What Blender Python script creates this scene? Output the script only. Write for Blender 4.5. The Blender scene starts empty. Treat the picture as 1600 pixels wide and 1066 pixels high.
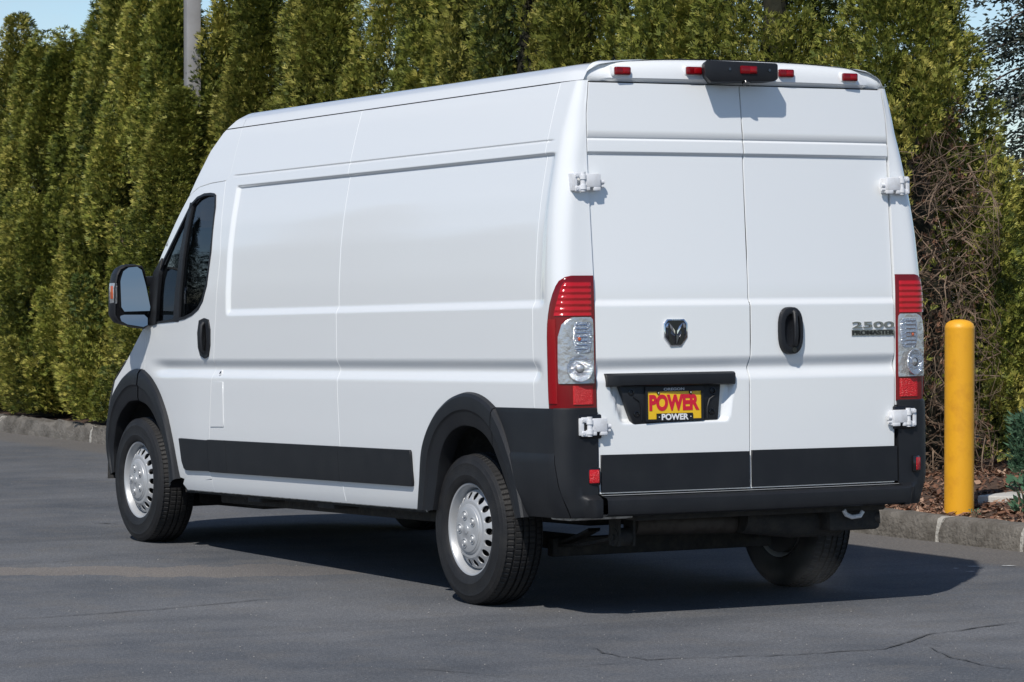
import bpy, bmesh, math, random
import numpy as np
from mathutils import Vector, Matrix

random.seed(7)
RNG = np.random.default_rng(7)
scene = bpy.context.scene
COL = scene.collection
PI = math.pi

# ------------------------------------------------------------------ camera
CAM = np.array([-8.738, -13.224, 1.696])
YAW, PITCH = math.radians(29.305), math.radians(-1.526)
FPX = 5291.6                                    # focal length in photo pixels (1600 wide)
cd = bpy.data.cameras.new('camera')
cd.sensor_width = 36.0
cd.lens = FPX / 1600 * 36.0
cd.clip_start, cd.clip_end = 0.1, 3000
cam = bpy.data.objects.new('camera', cd)
COL.objects.link(cam)
cam.location = CAM
cam.rotation_euler = (PI / 2 + PITCH, 0, -YAW)
scene.camera = cam

# ------------------------------------------------------------------ sky + sun
TO_SUN = Vector((-0.68, -0.60, 1.0)).normalized()
SUN_EL = math.asin(TO_SUN.z)
SUN_ROT = math.atan2(TO_SUN.x, TO_SUN.y)
world = bpy.data.worlds.new('World')
scene.world = world
world.use_nodes = True
nt = world.node_tree
bg = nt.nodes['Background']
sky = nt.nodes.new('ShaderNodeTexSky')
sky.sky_type = 'NISHITA'
sky.sun_disc = False
sky.sun_elevation = SUN_EL
sky.sun_rotation = SUN_ROT
sky.air_density = 0.85
sky.dust_density = 0.0
sky.ozone_density = 4.0
tc = nt.nodes.new('ShaderNodeTexCoord')
mp = nt.nodes.new('ShaderNodeMapping')
mp.inputs['Scale'].default_value = (2.2, 2.2, 14)
ns = nt.nodes.new('ShaderNodeTexNoise')
ns.inputs['Scale'].default_value = 2.4
ns.inputs['Detail'].default_value = 7
ns.inputs['Roughness'].default_value = 0.62
ns.inputs['Distortion'].default_value = 0.6
rp = nt.nodes.new('ShaderNodeValToRGB')
rp.color_ramp.elements[0].position = 0.45
rp.color_ramp.elements[0].color = (0, 0, 0, 1)
rp.color_ramp.elements[1].position = 0.78
rp.color_ramp.elements[1].color = (0.5, 0.5, 0.5, 1)
mx = nt.nodes.new('ShaderNodeMixRGB')
mx.inputs[2].default_value = (5.8, 6.3, 7.0, 1)
L = nt.links.new
L(tc.outputs['Generated'], mp.inputs[0]); L(mp.outputs[0], ns.inputs['Vector'])
L(ns.outputs['Fac'], rp.inputs[0]); L(rp.outputs[0], mx.inputs[0])
L(sky.outputs[0], mx.inputs[1]); L(mx.outputs[0], bg.inputs['Color'])
bg.inputs['Strength'].default_value = 0.105
sl = bpy.data.lights.new('sun', 'SUN')
sl.energy = 4.0
sl.angle = math.radians(0.8)
sl.color = (1.0, 0.955, 0.89)
sun = bpy.data.objects.new('sun', sl)
COL.objects.link(sun)
sun.location = TO_SUN * 60
sun.rotation_euler = TO_SUN.to_track_quat('Z', 'Y').to_euler()
scene.view_settings.view_transform = 'Standard'
scene.view_settings.look = 'None'
scene.view_settings.gamma = 1
scene.view_settings.exposure = 0.0
scene.view_settings.use_curve_mapping = False

# ------------------------------------------------------------------ pixel -> place
_f = np.array([math.sin(YAW) * math.cos(PITCH), math.cos(YAW) * math.cos(PITCH), math.sin(PITCH)])
_r = np.array([math.cos(YAW), -math.sin(YAW), 0.0])
_u = np.cross(_r, _f)
def ray(u, v):
    return _f + _r * (u - 800) / FPX + _u * (533 - v) / FPX
def on_ground(u, v, z=0.0):
    d = ray(u, v)
    return CAM + d * (z - CAM[2]) / d[2]
# the van body stands tail-high by 1.57 degrees (turned about the rear axle)
BP, YA = 0.027416, 0.9975
CB, SB = math.cos(BP), math.sin(BP)
def to_world(a):
    a = np.asarray(a, float)
    dy, dz = a[..., 1] - YA, a[..., 2] - 0.7
    return np.stack([a[..., 0], YA + dy * CB + dz * SB, 0.7 + dz * CB - dy * SB], -1)
def to_body(a):
    dy, dz = a[1] - YA, a[2] - 0.7
    return np.array([a[0], YA + dy * CB - dz * SB, 0.7 + dy * SB + dz * CB])
def dir_body(d):
    return np.array([d[0], d[1] * CB - d[2] * SB, d[1] * SB + d[2] * CB])
CAMB = to_body(CAM)

# ------------------------------------------------------------------ materials
def mat(name, col, rough=0.5, metal=0.0, coat=0.0, spec=0.5, bump=None, var=None):
    m = bpy.data.materials.new(name)
    m.use_nodes = True
    n = m.node_tree.nodes
    l = m.node_tree.links.new
    b = n['Principled BSDF']
    b.inputs['Base Color'].default_value = (*col, 1)
    b.inputs['Roughness'].default_value = rough
    b.inputs['Metallic'].default_value = metal
    b.inputs['Specular IOR Level'].default_value = spec
    b.inputs['Coat Weight'].default_value = coat
    b.inputs['Coat Roughness'].default_value = 0.06
    if bump or var:
        t = n.new('ShaderNodeTexCoord')
    if bump:
        sc, st = bump
        x = n.new('ShaderNodeTexNoise'); x.inputs['Scale'].default_value = sc; x.inputs['Detail'].default_value = 5
        l(t.outputs['Object'], x.inputs['Vector'])
        bb = n.new('ShaderNodeBump'); bb.inputs['Strength'].default_value = st; bb.inputs['Distance'].default_value = 0.02
        l(x.outputs['Fac'], bb.inputs['Height']); l(bb.outputs[0], b.inputs['Normal'])
    if var:
        sc, c2, lo, hi = var
        x = n.new('ShaderNodeTexNoise'); x.inputs['Scale'].default_value = sc; x.inputs['Detail'].default_value = 7
        x.inputs['Roughness'].default_value = 0.6
        l(t.outputs['Object'], x.inputs['Vector'])
        r = n.new('ShaderNodeMapRange'); r.inputs[1].default_value = lo; r.inputs[2].default_value = hi
        l(x.outputs['Fac'], r.inputs[0])
        k = n.new('ShaderNodeMixRGB'); k.inputs[1].default_value = (*col, 1); k.inputs[2].default_value = (*c2, 1)
        l(r.outputs[0], k.inputs[0]); l(k.outputs[0], b.inputs['Base Color'])
    return m

M = {}
M['paint'] = mat('white_paint', (0.80, 0.815, 0.815), 0.20, coat=0.9, spec=0.5)
M['shell'] = mat('inner_shell', (0.025, 0.025, 0.027), 0.8)
M['plastic'] = mat('black_plastic', (0.010, 0.011, 0.0135), 0.48, spec=0.40, bump=(420, 0.12), var=(7, (0.016, 0.017, 0.019), 0.4, 0.75))
M['gloss_black'] = mat('gloss_black', (0.008, 0.008, 0.009), 0.14)
M['rubber'] = mat('tyre_rubber', (0.012, 0.012, 0.013), 0.58, spec=0.4, bump=(160, 0.15), var=(11, (0.024, 0.023, 0.022), 0.45, 0.8))
M['steel'] = mat('silver_wheel_paint', (0.44, 0.45, 0.46), 0.40, metal=0.30, spec=0.5, var=(16, (0.42, 0.42, 0.42), 0.4, 0.8))
M['chrome'] = mat('chrome', (0.80, 0.81, 0.83), 0.08, metal=1.0)
M['badge_chrome'] = mat('badge_chrome', (0.30, 0.29, 0.28), 0.16, metal=1.0)
M['dark_chrome'] = mat('dark_chrome', (0.10, 0.10, 0.11), 0.15, metal=0.9)
M['hinge'] = mat('hinge_paint', (0.72, 0.73, 0.75), 0.4, var=(30, (0.55, 0.54, 0.52), 0.45, 0.85))
M['under'] = mat('underbody', (0.018, 0.0175, 0.017), 0.8, bump=(60, 0.3), var=(18, (0.045, 0.039, 0.032), 0.42, 0.75))
M['under_white'] = mat('underbody_paint', (0.55, 0.54, 0.52), 0.6, var=(22, (0.10, 0.085, 0.07), 0.45, 0.68))
M['pipe'] = mat('exhaust_steel', (0.07, 0.06, 0.052), 0.6, metal=0.4, var=(20, (0.04, 0.032, 0.026), 0.4, 0.7))
M['mirror'] = mat('mirror_glass', (0.50, 0.45, 0.38), 0.015, metal=1.0)
M['amber'] = mat('amber_lens', (0.50, 0.10, 0.03), 0.2, coat=0.6)
M['lens_clear'] = mat('clear_lens', (0.56, 0.56, 0.55), 0.12, metal=0.6, coat=0.6, bump=(30, 0.5))
M['reflector'] = mat('lamp_reflector', (0.80, 0.81, 0.82), 0.13, metal=0.9, bump=(130, 0.6))
M['red_cell'] = mat('red_reflector', (0.62, 0.006, 0.012), 0.22, coat=0.3, bump=(210, 0.6))
M['red_dark'] = mat('dark_red_lens', (0.17, 0.002, 0.005), 0.16, coat=0.25, spec=0.3)
M['red_side'] = mat('red_side_lens', (0.27, 0.003, 0.007), 0.16, coat=0.25, spec=0.3)
M['interior'] = mat('cabin_trim', (0.030, 0.030, 0.032), 0.8)
M['seat'] = mat('seat_fabric', (0.055, 0.055, 0.060), 0.9, bump=(300, 0.3))
M['liner'] = mat('wheel_liner', (0.045, 0.044, 0.043), 0.85, bump=(30, 0.4), var=(8, (0.11, 0.105, 0.10), 0.45, 0.7))
M['plate_yellow'] = mat('plate_yellow', (0.87, 0.53, 0.012), 0.35, coat=0.3)
M['plate_red'] = mat('plate_red', (0.62, 0.012, 0.035), 0.4)
M['letter_white'] = mat('letter_white', (0.82, 0.82, 0.82), 0.4)
M['letter_grey'] = mat('letter_grey', (0.50, 0.50, 0.51), 0.5)
M['galv'] = mat('painted_pole', (0.34, 0.33, 0.325), 0.5, metal=0.1, var=(5, (0.29, 0.28, 0.27), 0.4, 0.7))
M['yellow'] = mat('bollard_plastic', (0.82, 0.40, 0.018), 0.45, bump=(90, 0.10), var=(9, (0.66, 0.29, 0.020), 0.48, 0.80))
M['concrete'] = mat('kerb_concrete', (0.17, 0.155, 0.135), 0.9, bump=(45, 0.8), var=(9, (0.085, 0.075, 0.062), 0.38, 0.68))
M['concrete_light'] = mat('pad_concrete', (0.52, 0.50, 0.46), 0.85, bump=(60, 0.3), var=(6, (0.42, 0.40, 0.36), 0.4, 0.75))
M['mortar'] = mat('kerb_mortar', (0.42, 0.40, 0.36), 0.9, bump=(50, 0.8))
M['soil'] = mat('mulch_soil', (0.055, 0.033, 0.022), 0.95, bump=(30, 1.0), var=(25, (0.11, 0.066, 0.042), 0.35, 0.7))
M['bark'] = mat('tree_bark', (0.085, 0.058, 0.042), 0.9, bump=(40, 0.6))
M['twig'] = mat('dead_twig', (0.27, 0.190, 0.130), 0.85, var=(6, (0.085, 0.055, 0.036), 0.38, 0.60))
M['dead'] = mat('shade_dark_core', (0.012, 0.013, 0.006), 0.95, bump=(20, 1.0), var=(14, (0.026, 0.022, 0.010), 0.4, 0.7))  # dead crown interior, coloured near black as shade between the plumes
M['crack'] = mat('crack_filler', (0.060, 0.060, 0.061), 0.9)
M['weed'] = mat('weed_green', (0.045, 0.075, 0.022), 0.7)
M['road_paint'] = mat('worn_road_paint', (0.55, 0.56, 0.55), 0.8)

def glass_mat(name, tint, trans):
    m = bpy.data.materials.new(name); m.use_nodes = True
    n = m.node_tree.nodes; l = m.node_tree.links.new
    n.clear()
    o = n.new('ShaderNodeOutputMaterial')
    t = n.new('ShaderNodeBsdfTransparent'); t.inputs[0].default_value = (*tint, 1)
    g = n.new('ShaderNodeBsdfGlossy'); g.inputs['Roughness'].default_value = 0.01
    g.inputs['Color'].default_value = (0.95, 0.97, 1, 1)
    f = n.new('ShaderNodeFresnel'); f.inputs[0].default_value = 1.62
    mxs = n.new('ShaderNodeMixShader')
    l(f.outputs[0], mxs.inputs[0]); l(t.outputs[0], mxs.inputs[1]); l(g.outputs[0], mxs.inputs[2])
    l(mxs.outputs[0], o.inputs[0])
    return m
M['glass'] = glass_mat('side_glass', (0.30, 0.33, 0.33), 0.3)
M['windscreen'] = glass_mat('windscreen_glass', (0.72, 0.75, 0.74), 0.7)

# red lens with moulded horizontal prisms
def red_lens():
    m = mat('red_lens', (0.47, 0.004, 0.009), 0.15, coat=0.4)
    n = m.node_tree.nodes; l = m.node_tree.links.new; b = n['Principled BSDF']
    t = n.new('ShaderNodeTexCoord'); s = n.new('ShaderNodeSeparateXYZ'); l(t.outputs['Object'], s.inputs[0])
    a = n.new('ShaderNodeMath'); a.operation = 'MULTIPLY'; a.inputs[1].default_value = 230; l(s.outputs['Z'], a.inputs[0])
    c = n.new('ShaderNodeMath'); c.operation = 'SINE'; l(a.outputs[0], c.inputs[0])
    nz = n.new('ShaderNodeTexNoise'); nz.inputs['Scale'].default_value = 70; l(t.outputs['Object'], nz.inputs['Vector'])
    ad = n.new('ShaderNodeMath'); ad.operation = 'ADD'; l(c.outputs[0], ad.inputs[0]); l(nz.outputs['Fac'], ad.inputs[1])
    bb = n.new('ShaderNodeBump'); bb.inputs['Strength'].default_value = 0.5; bb.inputs['Distance'].default_value = 0.004
    l(ad.outputs[0], bb.inputs['Height']); l(bb.outputs[0], b.inputs['Normal'])
    return m
M['red_lens'] = red_lens()

# asphalt: aggregate grain, mottling, a dusty band and lighter gutter strip
def asphalt():
    m = bpy.data.materials.new('asphalt'); m.use_nodes = True
    n = m.node_tree.nodes; l = m.node_tree.links.new; b = n['Principled BSDF']
    t = n.new('ShaderNodeTexCoord')
    def noise(scale, det=4, rough=0.55, vec=None):
        x = n.new('ShaderNodeTexNoise'); x.inputs['Scale'].default_value = scale
        x.inputs['Detail'].default_value = det; x.inputs['Roughness'].default_value = rough
        l(vec or t.outputs['Object'], x.inputs['Vector']); return x.outputs['Fac']
    def rng(src, lo, hi, a=0.0, c=1.0):
        r = n.new('ShaderNodeMapRange'); r.inputs[1].default_value = lo; r.inputs[2].default_value = hi
        r.inputs[3].default_value = a; r.inputs[4].default_value = c; l(src, r.inputs[0]); return r.outputs[0]
    def mix(f, c1, c2, mode='MIX'):
        k = n.new('ShaderNodeMixRGB'); k.blend_type = mode
        for i, c in ((0, f), (1, c1), (2, c2)):
            if hasattr(c, 'is_linked'): l(c, k.inputs[i])
            else: k.inputs[i].default_value = c if isinstance(c, float) else (*c, 1)
        return k.outputs[0]
    def math_(op, a, c):
        k = n.new('ShaderNodeMath'); k.operation = op
        for i, v in ((0, a), (1, c)):
            if hasattr(v, 'is_linked'): l(v, k.inputs[i])
            else: k.inputs[i].default_value = v
        return k.outputs[0]
    base = mix(rng(noise(0.55, 8, 0.68), 0.36, 0.64), (0.080, 0.087, 0.098), (0.155, 0.158, 0.164))
    base = mix(rng(noise(3.2, 5, 0.6), 0.48, 0.70, 0, 0.6), base, (0.138, 0.133, 0.127))
    mp = n.new('ShaderNodeMapping'); mp.inputs['Rotation'].default_value = (0, 0, 0.62); mp.inputs['Scale'].default_value = (0.25, 2.2, 1)
    l(t.outputs['Object'], mp.inputs[0])
    base = mix(rng(noise(1.1, 5, 0.6, mp.outputs[0]), 0.52, 0.72, 0, 0.6), base, (0.072, 0.077, 0.086))
    # rain-washed dusty streak crossing in front of the front wheel, and the silted gutter
    s = n.new('ShaderNodeSeparateXYZ'); l(t.outputs['Object'], s.inputs[0])
    wob = math_('MULTIPLY', math_('SUBTRACT', noise(0.9, 9, 0.72), 0.5), 1.5)
    q = math_('ADD', math_('ADD', math_('MULTIPLY', s.outputs['X'], 0.50), s.outputs['Y']), wob)
    k = n.new('ShaderNodeMath'); k.operation = 'COMPARE'; l(q, k.inputs[0]); k.inputs[1].default_value = 2.55; k.inputs[2].default_value = 0.30
    left = rng(s.outputs['X'], -0.2, -1.6, 0, 0.75)
    base = mix(math_('MULTIPLY', k.outputs[0], left), base, (0.195, 0.172, 0.150))
    gut = rng(math_('ADD', math_('ADD', s.outputs['X'], math_('MULTIPLY', s.outputs['Y'], 0.03)), math_('MULTIPLY', wob, 0.25)), 2.45, 2.62, 0, 0.7)
    base = mix(gut, base, (0.150, 0.136, 0.120))
    # aggregate
    v = n.new('ShaderNodeTexVoronoi'); v.inputs['Scale'].default_value = 150; l(t.outputs['Object'], v.inputs['Vector'])
    base = mix(rng(v.outputs['Color'], 0.55, 0.95, 0, 0.55), base, mix(1.0, base, (1.7, 1.68, 1.65), 'MULTIPLY'))
    v2 = n.new('ShaderNodeTexVoronoi'); v2.inputs['Scale'].default_value = 34; l(t.outputs['Object'], v2.inputs['Vector'])
    fleck = math_('MULTIPLY', rng(v2.outputs['Distance'], 0.16, 0.10), rng(v2.outputs['Color'], 0.80, 0.84))
    base = mix(rng(noise(62, 3, 0.6), 0.42, 0.62, 0, 1), mix(1.0, base, (0.80, 0.80, 0.81), 'MULTIPLY'), mix(1.0, base, (1.16, 1.15, 1.14), 'MULTIPLY'))
    base = mix(math_('MULTIPLY', fleck, 0.8), base, (0.33, 0.32, 0.31))
    l(base, b.inputs['Base Color'])
    b.inputs['Roughness'].default_value = 0.82
    b.inputs['Specular IOR Level'].default_value = 0.35
    hb = math_('ADD', math_('MULTIPLY', v.outputs['Distance'], 0.7), math_('MULTIPLY', noise(28, 6, 0.7), 0.8))
    bb = n.new('ShaderNodeBump'); bb.inputs['Strength'].default_value = 0.55; bb.inputs['Distance'].default_value = 0.012
    l(hb, bb.inputs['Height']); l(bb.outputs[0], b.inputs['Normal'])
    return m
M['asphalt'] = asphalt()

def leaf_mat(name, ca, cb_, cc, trans=0.12):
    m = bpy.data.materials.new(name); m.use_nodes = True
    n = m.node_tree.nodes; l = m.node_tree.links.new
    n.clear()
    o = n.new('ShaderNodeOutputMaterial')
    a = n.new('ShaderNodeAttribute'); a.attribute_name = 'tone'
    r = n.new('ShaderNodeValToRGB')
    e = r.color_ramp.elements
    e[0].position = 0.0; e[0].color = (*ca, 1); e[1].position = 1.0; e[1].color = (*cc, 1)
    x = e.new(0.5); x.color = (*cb_, 1)
    l(a.outputs['Fac'], r.inputs[0])
    oi = n.new('ShaderNodeObjectInfo')
    hs = n.new('ShaderNodeHueSaturation')
    mr = n.new('ShaderNodeMapRange'); mr.inputs[3].default_value = 0.82; mr.inputs[4].default_value = 1.16
    l(oi.outputs['Random'], mr.inputs[0]); l(mr.outputs[0], hs.inputs['Value']); l(r.outputs[0], hs.inputs['Color'])
    d = n.new('ShaderNodeBsdfPrincipled'); d.inputs['Roughness'].default_value = 0.55; d.inputs['Specular IOR Level'].default_value = 0.3
    tr = n.new('ShaderNodeBsdfTranslucent')
    l(hs.outputs[0], d.inputs['Base Color']); l(hs.outputs[0], tr.inputs[0])
    k = n.new('ShaderNodeMixShader'); k.inputs[0].default_value = trans
    l(d.outputs[0], k.inputs[1]); l(tr.outputs[0], k.inputs[2]); l(k.outputs[0], o.inputs[0])
    return m
M['thuja'] = leaf_mat('thuja_foliage', (0.044, 0.068, 0.014), (0.190, 0.208, 0.035), (0.42, 0.375, 0.090))
M['fir'] = leaf_mat('fir_needles', (0.018, 0.028, 0.020), (0.036, 0.048, 0.036), (0.070, 0.076, 0.056), 0.1)
M['blue_leaf'] = leaf_mat('blue_green_leaves', (0.04, 0.09, 0.05), (0.075, 0.16, 0.09), (0.13, 0.22, 0.13))
M['chip'] = leaf_mat('bark_chips', (0.070, 0.034, 0.020), (0.215, 0.110, 0.068), (0.46, 0.32, 0.225), 0.0)

# ------------------------------------------------------------------ mesh helpers
def tag(o, label=None, cat=None, group=None, kind=None):
    if label: o['label'] = label
    if cat: o['category'] = cat
    if group: o['group'] = group
    if kind: o['kind'] = kind
    return o
def empty(name, loc=(0, 0, 0)):
    o = bpy.data.objects.new(name, None); COL.objects.link(o); o.location = loc
    o.empty_display_size = 0.2
    return o
def add_obj(name, me, material, parent=None):
    if material and not me.materials: me.materials.append(material)
    o = bpy.data.objects.new(name, me); COL.objects.link(o)
    if parent:
        o.parent = parent
        if parent.type == 'EMPTY' or True:
            o.matrix_parent_inverse = PINV.get(parent.name, Matrix.Identity(4))
    return o
PINV = {}

class MB:
    """collects simple solids, built as one mesh object"""
    def __init__(s): s.v = []; s.f = []
    def add(s, v, f):
        k = len(s.v); s.v += [tuple(p) for p in v]; s.f += [tuple(k + i for i in q) for q in f]; return s
    def box(s, lo, hi, rot=None, piv=None):
        x0, y0, z0 = lo; x1, y1, z1 = hi
        v = [(x0, y0, z0), (x1, y0, z0), (x1, y1, z0), (x0, y1, z0), (x0, y0, z1), (x1, y0, z1), (x1, y1, z1), (x0, y1, z1)]
        if rot:
            c = Vector(piv) if piv else Vector(((x0 + x1) / 2, (y0 + y1) / 2, (z0 + z1) / 2))
            v = [tuple(rot @ (Vector(p) - c) + c) for p in v]
        return s.add(v, [(0, 3, 2, 1), (4, 5, 6, 7), (0, 1, 5, 4), (1, 2, 6, 5), (2, 3, 7, 6), (3, 0, 4, 7)])
    def cyl(s, a, b, r, r2=None, n=16, cap=True):
        a, b = Vector(a), Vector(b); r2 = r if r2 is None else r2
        d = (b - a).normalized(); q = d.orthogonal().normalized(); w = d.cross(q)
        v = []
        for p, rr in ((a, r), (b, r2)):
            for i in range(n):
                t = 2 * PI * i / n; v.append(p + (q * math.cos(t) + w * math.sin(t)) * rr)
        f = [(i, (i + 1) % n, n + (i + 1) % n, n + i) for i in range(n)]
        if cap: f += [tuple(reversed(range(n))), tuple(range(n, 2 * n))]
        return s.add(v, f)
    def tube(s, pts, r, n=8):
        pts = [Vector(p) for p in pts]; rs = r if isinstance(r, (list, tuple)) else [r] * len(pts)
        v = []; f = []; q = None
        for i, p in enumerate(pts):
            d = (pts[min(i + 1, len(pts) - 1)] - pts[max(i - 1, 0)]).normalized()
            if q is None: q = d.orthogonal().normalized()
            q = (q - d * q.dot(d)).normalized(); w = d.cross(q)
            for k in range(n):
                t = 2 * PI * k / n; v.append(p + (q * math.cos(t) + w * math.sin(t)) * rs[i])
        for i in range(len(pts) - 1):
            for k in range(n):
                f.append((i * n + k, i * n + (k + 1) % n, (i + 1) * n + (k + 1) % n, (i + 1) * n + k))
        f += [tuple(reversed(range(n))), tuple(range((len(pts) - 1) * n, len(pts) * n))]
        return s.add(v, f)
    def lathe(s, prof, c, axis, n=48, rmod=None, close=False):
        """prof: (radius, offset along axis)"""
        c = Vector(c); d = Vector(axis).normalized(); q = Vector((0, 0, 1)) if abs(d.z) < .9 else Vector((1, 0, 0)); q = (q - d * q.dot(d)).normalized(); w = d.cross(q)
        v = []; f = []; m = len(prof)
        for i in range(n):
            t = 2 * PI * i / n; e = q * math.cos(t) + w * math.sin(t)
            for j, (r, a) in enumerate(prof):
                rr = r + (rmod(i, j) if rmod else 0)
                v.append(c + e * rr + d * a)
        for i in range(n):
            i2 = (i + 1) % n
            for j in range(m - 1 + (1 if close else 0)):
                j2 = (j + 1) % m
                f.append((i * m + j, i2 * m + j, i2 * m + j2, i * m + j2))
        return s.add(v, f)
    def prism(s, pts, ax, lo, hi):
        """pts: outline in the two other axes, extruded along axis ax"""
        n = len(pts); v = []
        for t in (lo, hi):
            for a, b in pts:
                p = [a, b]; p.insert(ax, t); v.append(p)
        f = [(i, (i + 1) % n, n + (i + 1) % n, n + i) for i in range(n)] + [tuple(reversed(range(n))), tuple(range(n, 2 * n))]
        return s.add(v, f)
    def build(s, name, material, parent=None, smooth=True, angle=35, body=False, bevel=0.0, seg=2):
        me = bpy.data.meshes.new(name)
        v = to_world(np.array(s.v, float)) if body else np.array(s.v, float)
        me.from_pydata(v.tolist(), [], s.f)
        bm = bmesh.new(); bm.from_mesh(me)
        bmesh.ops.recalc_face_normals(bm, faces=bm.faces)
        if bevel:
            ed = [e for e in bm.edges if len(e.link_faces) == 2 and e.calc_face_angle(0) > 0.5]
            bmesh.ops.bevel(bm, geom=ed, offset=bevel, segments=seg, affect='EDGES', profile=0.5, clamp_overlap=True)
        bm.to_mesh(me); bm.free()
        if smooth:
            me.shade_smooth(); me.set_sharp_from_angle(angle=math.radians(angle))
        return add_obj(name, me, material, parent)

def sstep(a, b, x):
    t = np.clip((x - a) / (b - a), 0, 1); return t * t * (3 - 2 * t)

# ------------------------------------------------------------------ van surfaces (body frame: x right, y forward from the tail, z up)
_WZ = np.array([.38, .44, .5, .6, .8, 1.0, 1.3, 1.55, 1.77, 1.93, 2.1, 2.19, 2.33, 2.45, 2.505, 2.54, 2.558, 2.566])
_WX = np.array([.955, .985, 1.0, 1.01, 1.021, 1.028, 1.030, 1.027, 1.012, .990, .957, .937, .900, .866, .838, .775, .66, .55])
# smooth interpolation table
_zz = np.linspace(.38, 2.566, 900)
_ww = np.interp(_zz, _WZ, _WX)
_k = np.hanning(41); _k /= _k.sum()
_ws = np.convolve(np.pad(_ww, 20, mode='reflect', reflect_type='odd'), _k, mode='valid')
_ws = np.where(_zz > 2.47, _ww * sstep(2.47, 2.49, _zz) + _ws * (1 - sstep(2.47, 2.49, _zz)), _ws)
def Wz(y, z):
    w = np.interp(z, _zz, _ws)
    return w * (1 - 0.034 * sstep(4.1, 5.2, y))
def tri(z, a, m, b):
    return np.clip(np.minimum((z - a) / (m - a), (b - z) / (b - m)), 0, 1)
def soft(t): return t * t * (3 - 2 * t)
def side_rib(y, z):
    g = -0.021 * soft(tri(z, 1.066, 1.125, 1.182)) * sstep(.21, .29, y) * (1 - sstep(4.55, 4.85, y))
    rec = -0.017 * sstep(1.411, 1.451, z) * (1 - sstep(2.112, 2.130, z)) * sstep(.20, .235, y) * (1 - sstep(3.66, 3.70, y))
    n2 = -0.006 * tri(z, 2.176, 2.183, 2.190) * sstep(.24, .25, y) * (1 - sstep(3.74, 3.76, y))
    return g + rec + n2
def side_x(y, z): return Wz(y, z) + side_rib(y, z)
def rear_y0(x, z):
    return np.interp(z, [.3, .5, 1.5, 2.45, 2.57], [.06, .06, .06, .122, .16]) - .03 * (1 - (np.clip(x, -.86, .86) / .86) ** 2)
def rear_rib(x, z):
    g = .019 * soft(tri(z, 1.066, 1.125, 1.182))
    rec = .013 * sstep(1.413, 1.450, z) * (1 - sstep(2.112, 2.129, z))
    n2 = .006 * tri(z, 2.180, 2.188, 2.196)
    # recess for the number plate in the left leaf
    xl, xr = -.775 + (1.06 - z) * .33, -.092 - (1.06 - z) * .22
    pk = sstep(xl, xl + .035, x) * (1 - sstep(xr - .035, xr, x)) * sstep(.872, .900, z) * (1 - sstep(1.062, 1.066, z))
    # pressed bowl behind the door handle
    return np.where(pk > 0, g * (1 - pk) + .034 * pk, g) + rec + n2
def rear_y(x, z): return rear_y0(x, z) + rear_rib(x, z)
def door_x(z): return np.interp(z, [.5, 1.2, 2.1, 2.3, 2.46], [.826, .836, .843, .838, .818])

def side_px(u, v, off=0.0):
    """pixel of the photo -> (y, z) on the van's left side surface"""
    d = dir_body(ray(u, v)); z, y = 1.2, 2.5
    for _ in range(40):
        x = -(float(Wz(y, z)) + off)
        P = CAMB + d * (x - CAMB[0]) / d[0]; y, z = P[1], min(max(P[2], .3), 2.56)
    return (P[1], P[2])
def SP(pts, off=0.0): return [side_px(u, v, off) for u, v in pts]
def rear_px(u, v, off=0.0):
    d = dir_body(ray(u, v)); P = CAMB + d * (.05 - CAMB[1]) / d[1]
    for _ in range(12): P = CAMB + d * (float(rear_y0(P[0], P[2])) - off - CAMB[1]) / d[1]
    return (P[0], P[2])
def RP(pts, off=0.0): return [rear_px(u, v, off) for u, v in pts]
def plane_px(u, v, y):
    d = dir_body(ray(u, v)); P = CAMB + d * (y - CAMB[1]) / d[1]; return (P[0], P[2])

def map_side(sgn):
    def f(u, v, d=0.0):
        u, v = np.asarray(u, float), np.asarray(v, float)
        e = 2e-3
        P = np.stack([side_x(u, v), u, v], -1)
        Pu = np.stack([(side_x(u + e, v) - side_x(u - e, v)) / (2 * e), np.ones_like(u), np.zeros_like(u)], -1)
        Pv = np.stack([(side_x(u, v + e) - side_x(u, v - e)) / (2 * e), np.zeros_like(u), np.ones_like(u)], -1)
        n = np.cross(Pu, Pv); n /= np.linalg.norm(n, axis=-1, keepdims=True)
        P = P + n * np.asarray(d)[..., None] if np.ndim(d) else P + n * d
        s = np.array([sgn, 1, 1.0])
        return P * s, n * s
    return f
def map_rear(u, v, d=0.0):
    u, v = np.asarray(u, float), np.asarray(v, float)
    e = 2e-3
    P = np.stack([u, rear_y(u, v), v], -1)
    Pu = np.stack([np.ones_like(u), (rear_y(u + e, v) - rear_y(u - e, v)) / (2 * e), np.zeros_like(u)], -1)
    Pv = np.stack([np.zeros_like(u), (rear_y(u, v + e) - rear_y(u, v - e)) / (2 * e), np.ones_like(u)], -1)
    n = np.cross(Pu, Pv); n /= np.linalg.norm(n, axis=-1, keepdims=True)
    n = np.where(n[..., 1:2] > 0, -n, n)
    return P + n * (np.asarray(d)[..., None] if np.ndim(d) else d), n

def set_mesh(name, V, F, N, material, parent, body=True):
    me = bpy.data.meshes.new(name)
    V = to_world(V) if body else V
    me.from_pydata(np.asarray(V).tolist(), [], F)
    me.shade_smooth()
    if N is not None:
        if body:
            N = np.stack([N[:, 0], N[:, 1] * CB + N[:, 2] * SB, N[:, 2] * CB - N[:, 1] * SB], -1)
        me.normals_split_custom_set_from_vertices(N.tolist())
    return add_obj(name, me, material, parent)

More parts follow.
